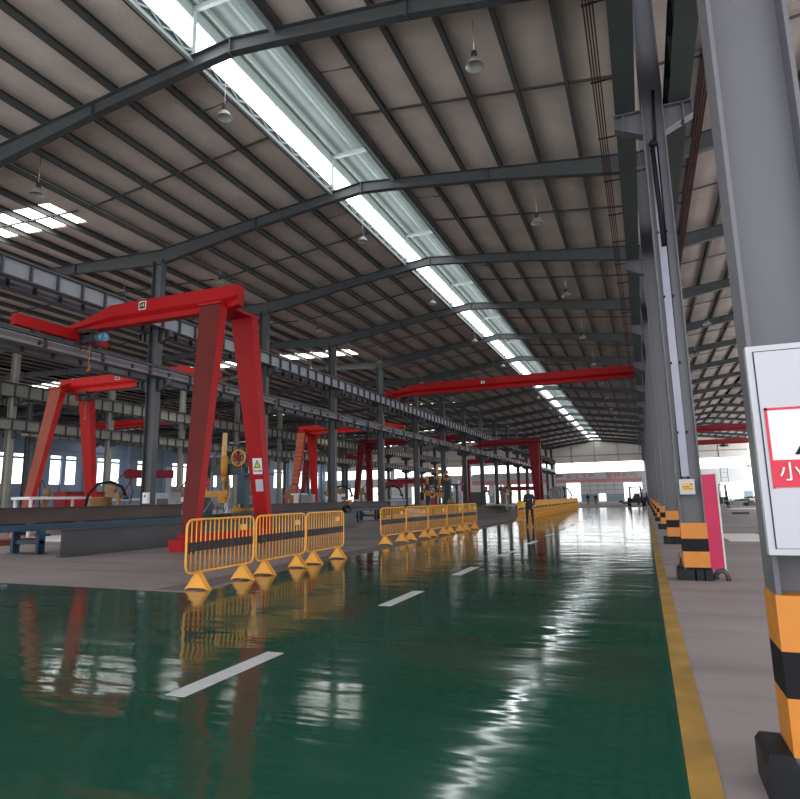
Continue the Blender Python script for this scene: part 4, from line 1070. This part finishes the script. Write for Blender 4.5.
    for p in bm_.polygons:
        c = p.center; mi = 1
        dl, dr = (c-wl).length, (c-wr).length
        if (c - V['hd2']*s).length < .17*s or ((c-hz).dot(upv) > .03*s and (c-hz).length < .3*s): mi = 0
        elif c.z < .115*s: mi = 3
        elif (dl < .2*s and (c-wl).dot((V['lw']-V['le'])) > 0) or (dr < .2*s and (c-wr).dot((V['rw']-V['re'])) > 0): mi = 0
        elif c.z < pz-.02*s and abs(c.x) < .20*s and not (dl < .25*s or dr < .25*s): mi = 2
        p.material_index = mi; p.use_smooth = True
    t = bpy.data.objects.new('person', bm_); C.objects.link(t); t.location = loc; t.rotation_euler = (0, 0, rz)
    tag(t, label, 'person')
    h2 = V['hd2']*s
    e = MB()
    for sx in (-1, 1): e.ball(h2 + Vector((sx*.03*s, 0, -.01*s)) + fwd*.083*s, .009*s, 5)
    e.build('eyes', M['hair'], t)
    mo = MB(); mo.ball(hd*s + upv*.045*s + fwd*.085*s, .016*s, 5, (1.3, .6, .4)); mo.build('mouth', mat('lip', (.3, .1, .08), .6, 0, .05, 5), t)
    er = MB()
    for sx in (-1, 1): er.ball(h2 + Vector((sx*.08*s, .01*s, -.02*s)), .022*s, 5, (.5, .8, 1.3))
    er.build('ears', M['skin'], t)
    hr = MB(); c0 = V['hd2']*s - fwd*.018*s + upv*.015*s; hr.ball(c0, .098*s, 8, (.95, 1.02, 1.0))
    if hat is None:
        hr.build('hair', M['hair'], t)
    else:
        hc = MB(); c1 = c0 + upv*.035*s; hc.ball(c1, .112*s, 8, (.95, 1.12, .85)); hc.ball(c1 + fwd*.12*s - upv*.01*s, .07*s, 6, (1.1, .9, .18))
        hc.build(hatname, hat, t)
        hb = MB(); hb.ball(c0 - fwd*.03*s - upv*.02*s, .09*s, 8, (.95, 1, .9)); hb.build('hair', M['hair'], t)
    if pose == 'stand' or pose == 'phone':
        # jacket hem and collar
        j = MB(); j.lathe([(.155*s, 0), (.168*s, .02*s), (.162*s, .18*s)], (0, 0, .86*s), 18)
        for i, v in enumerate(j.v): j.v[i] = (v[0]*1.1, v[1]*.82, v[2])
        j.build('jacket_hem', top, t)
        MB().tube([(.075*s*math.cos(a), .07*s*math.sin(a), 1.475*s) for a in [2*PI*q/16 for q in range(16)]], .022*s, 8, True).build('collar', top, t)
    return t
w = person('man in dark jacket, dark trousers and cap standing on the green lane', (-5.42, 31.5, .006), .12, 1.88, M['jacket'], M['jeans'], M['black'], 'phone')
ph = MB().cbox((0, 0, 0), (.075, .012, .15)).build('phone', M['black'], None, (-5.42-.06, 31.5-.44, 1.37)); tag(ph, 'small dark phone held by the man on the lane', 'phone')
person('left one of two distant people in dark clothes near the far doors', (-8.25, 100.5, 0), .3, 1.74, M['jacket'], M['jeans'], None)
person('right one of two distant people in dark clothes near the far doors', (-7.15, 101, 0), -.2, 1.66, M['jacket'], M['jeans'], None)
person('worker in a red jacket standing behind the middle barrier run', (-15.4, 46.2, 0), 2.4, 1.78, M['redcloth'], M['jacket'], M['hair'], 'stand')
person('worker with an orange helmet bending over the beams past the third left column', (-17.3, 34.6, .0), 1.2, 1.78, M['jacket'], M['jeans'], M['orangehat'], 'bend', 'helmet')

# ------------------------------------------------------------------ light: overcast daylight through the open near end, glazing and doors
wd = bpy.data.worlds.new('overcast'); bpy.context.scene.world = wd; wd.use_nodes = True
bg = wd.node_tree.nodes['Background']; bg.inputs['Color'].default_value = (.93, .96, 1.0, 1); bg.inputs['Strength'].default_value = 2.0
sc = bpy.context.scene
sc.view_settings.view_transform = 'Standard'; sc.view_settings.look = 'None'; sc.view_settings.gamma = 1; sc.view_settings.use_curve_mapping = False
sc.view_settings.exposure = 0.55
sc.cycles.use_denoising = True
sc.cycles.max_bounces = 8; sc.cycles.diffuse_bounces = 4; sc.cycles.glossy_bounces = 4; sc.cycles.transparent_max_bounces = 12
sc.cycles.sample_clamp_indirect = 6

# ------------------------------------------------------------------ camera at eye height in the lane
f = 615.0
P = Vector((645-398, 494-391, f)).normalized()
hd_ = Vector((1, -.019, 0)); X = (hd_ - P*hd_.dot(P)).normalized(); Z = X.cross(P)
if Z.y > 0: Z = -Z
R = Matrix((X, P, Z))                                   # world = R @ (image right, image down, forward)
right = Vector((R[0][0], R[1][0], R[2][0])); down = Vector((R[0][1], R[1][1], R[2][1])); fw = Vector((R[0][2], R[1][2], R[2][2]))
cm = bpy.data.cameras.new('camera'); co = bpy.data.objects.new('camera', cm); C.objects.link(co)
m4 = Matrix((right, -down, -fw)).transposed().to_4x4(); m4.translation = (0, 0, 1.5)
co.matrix_world = m4
cm.sensor_fit = 'HORIZONTAL'; cm.sensor_width = 36; cm.lens = f*36/800
cm.shift_x = 2/800; cm.shift_y = -8.5/800
cm.clip_start = .05; cm.clip_end = 600
sc.camera = co
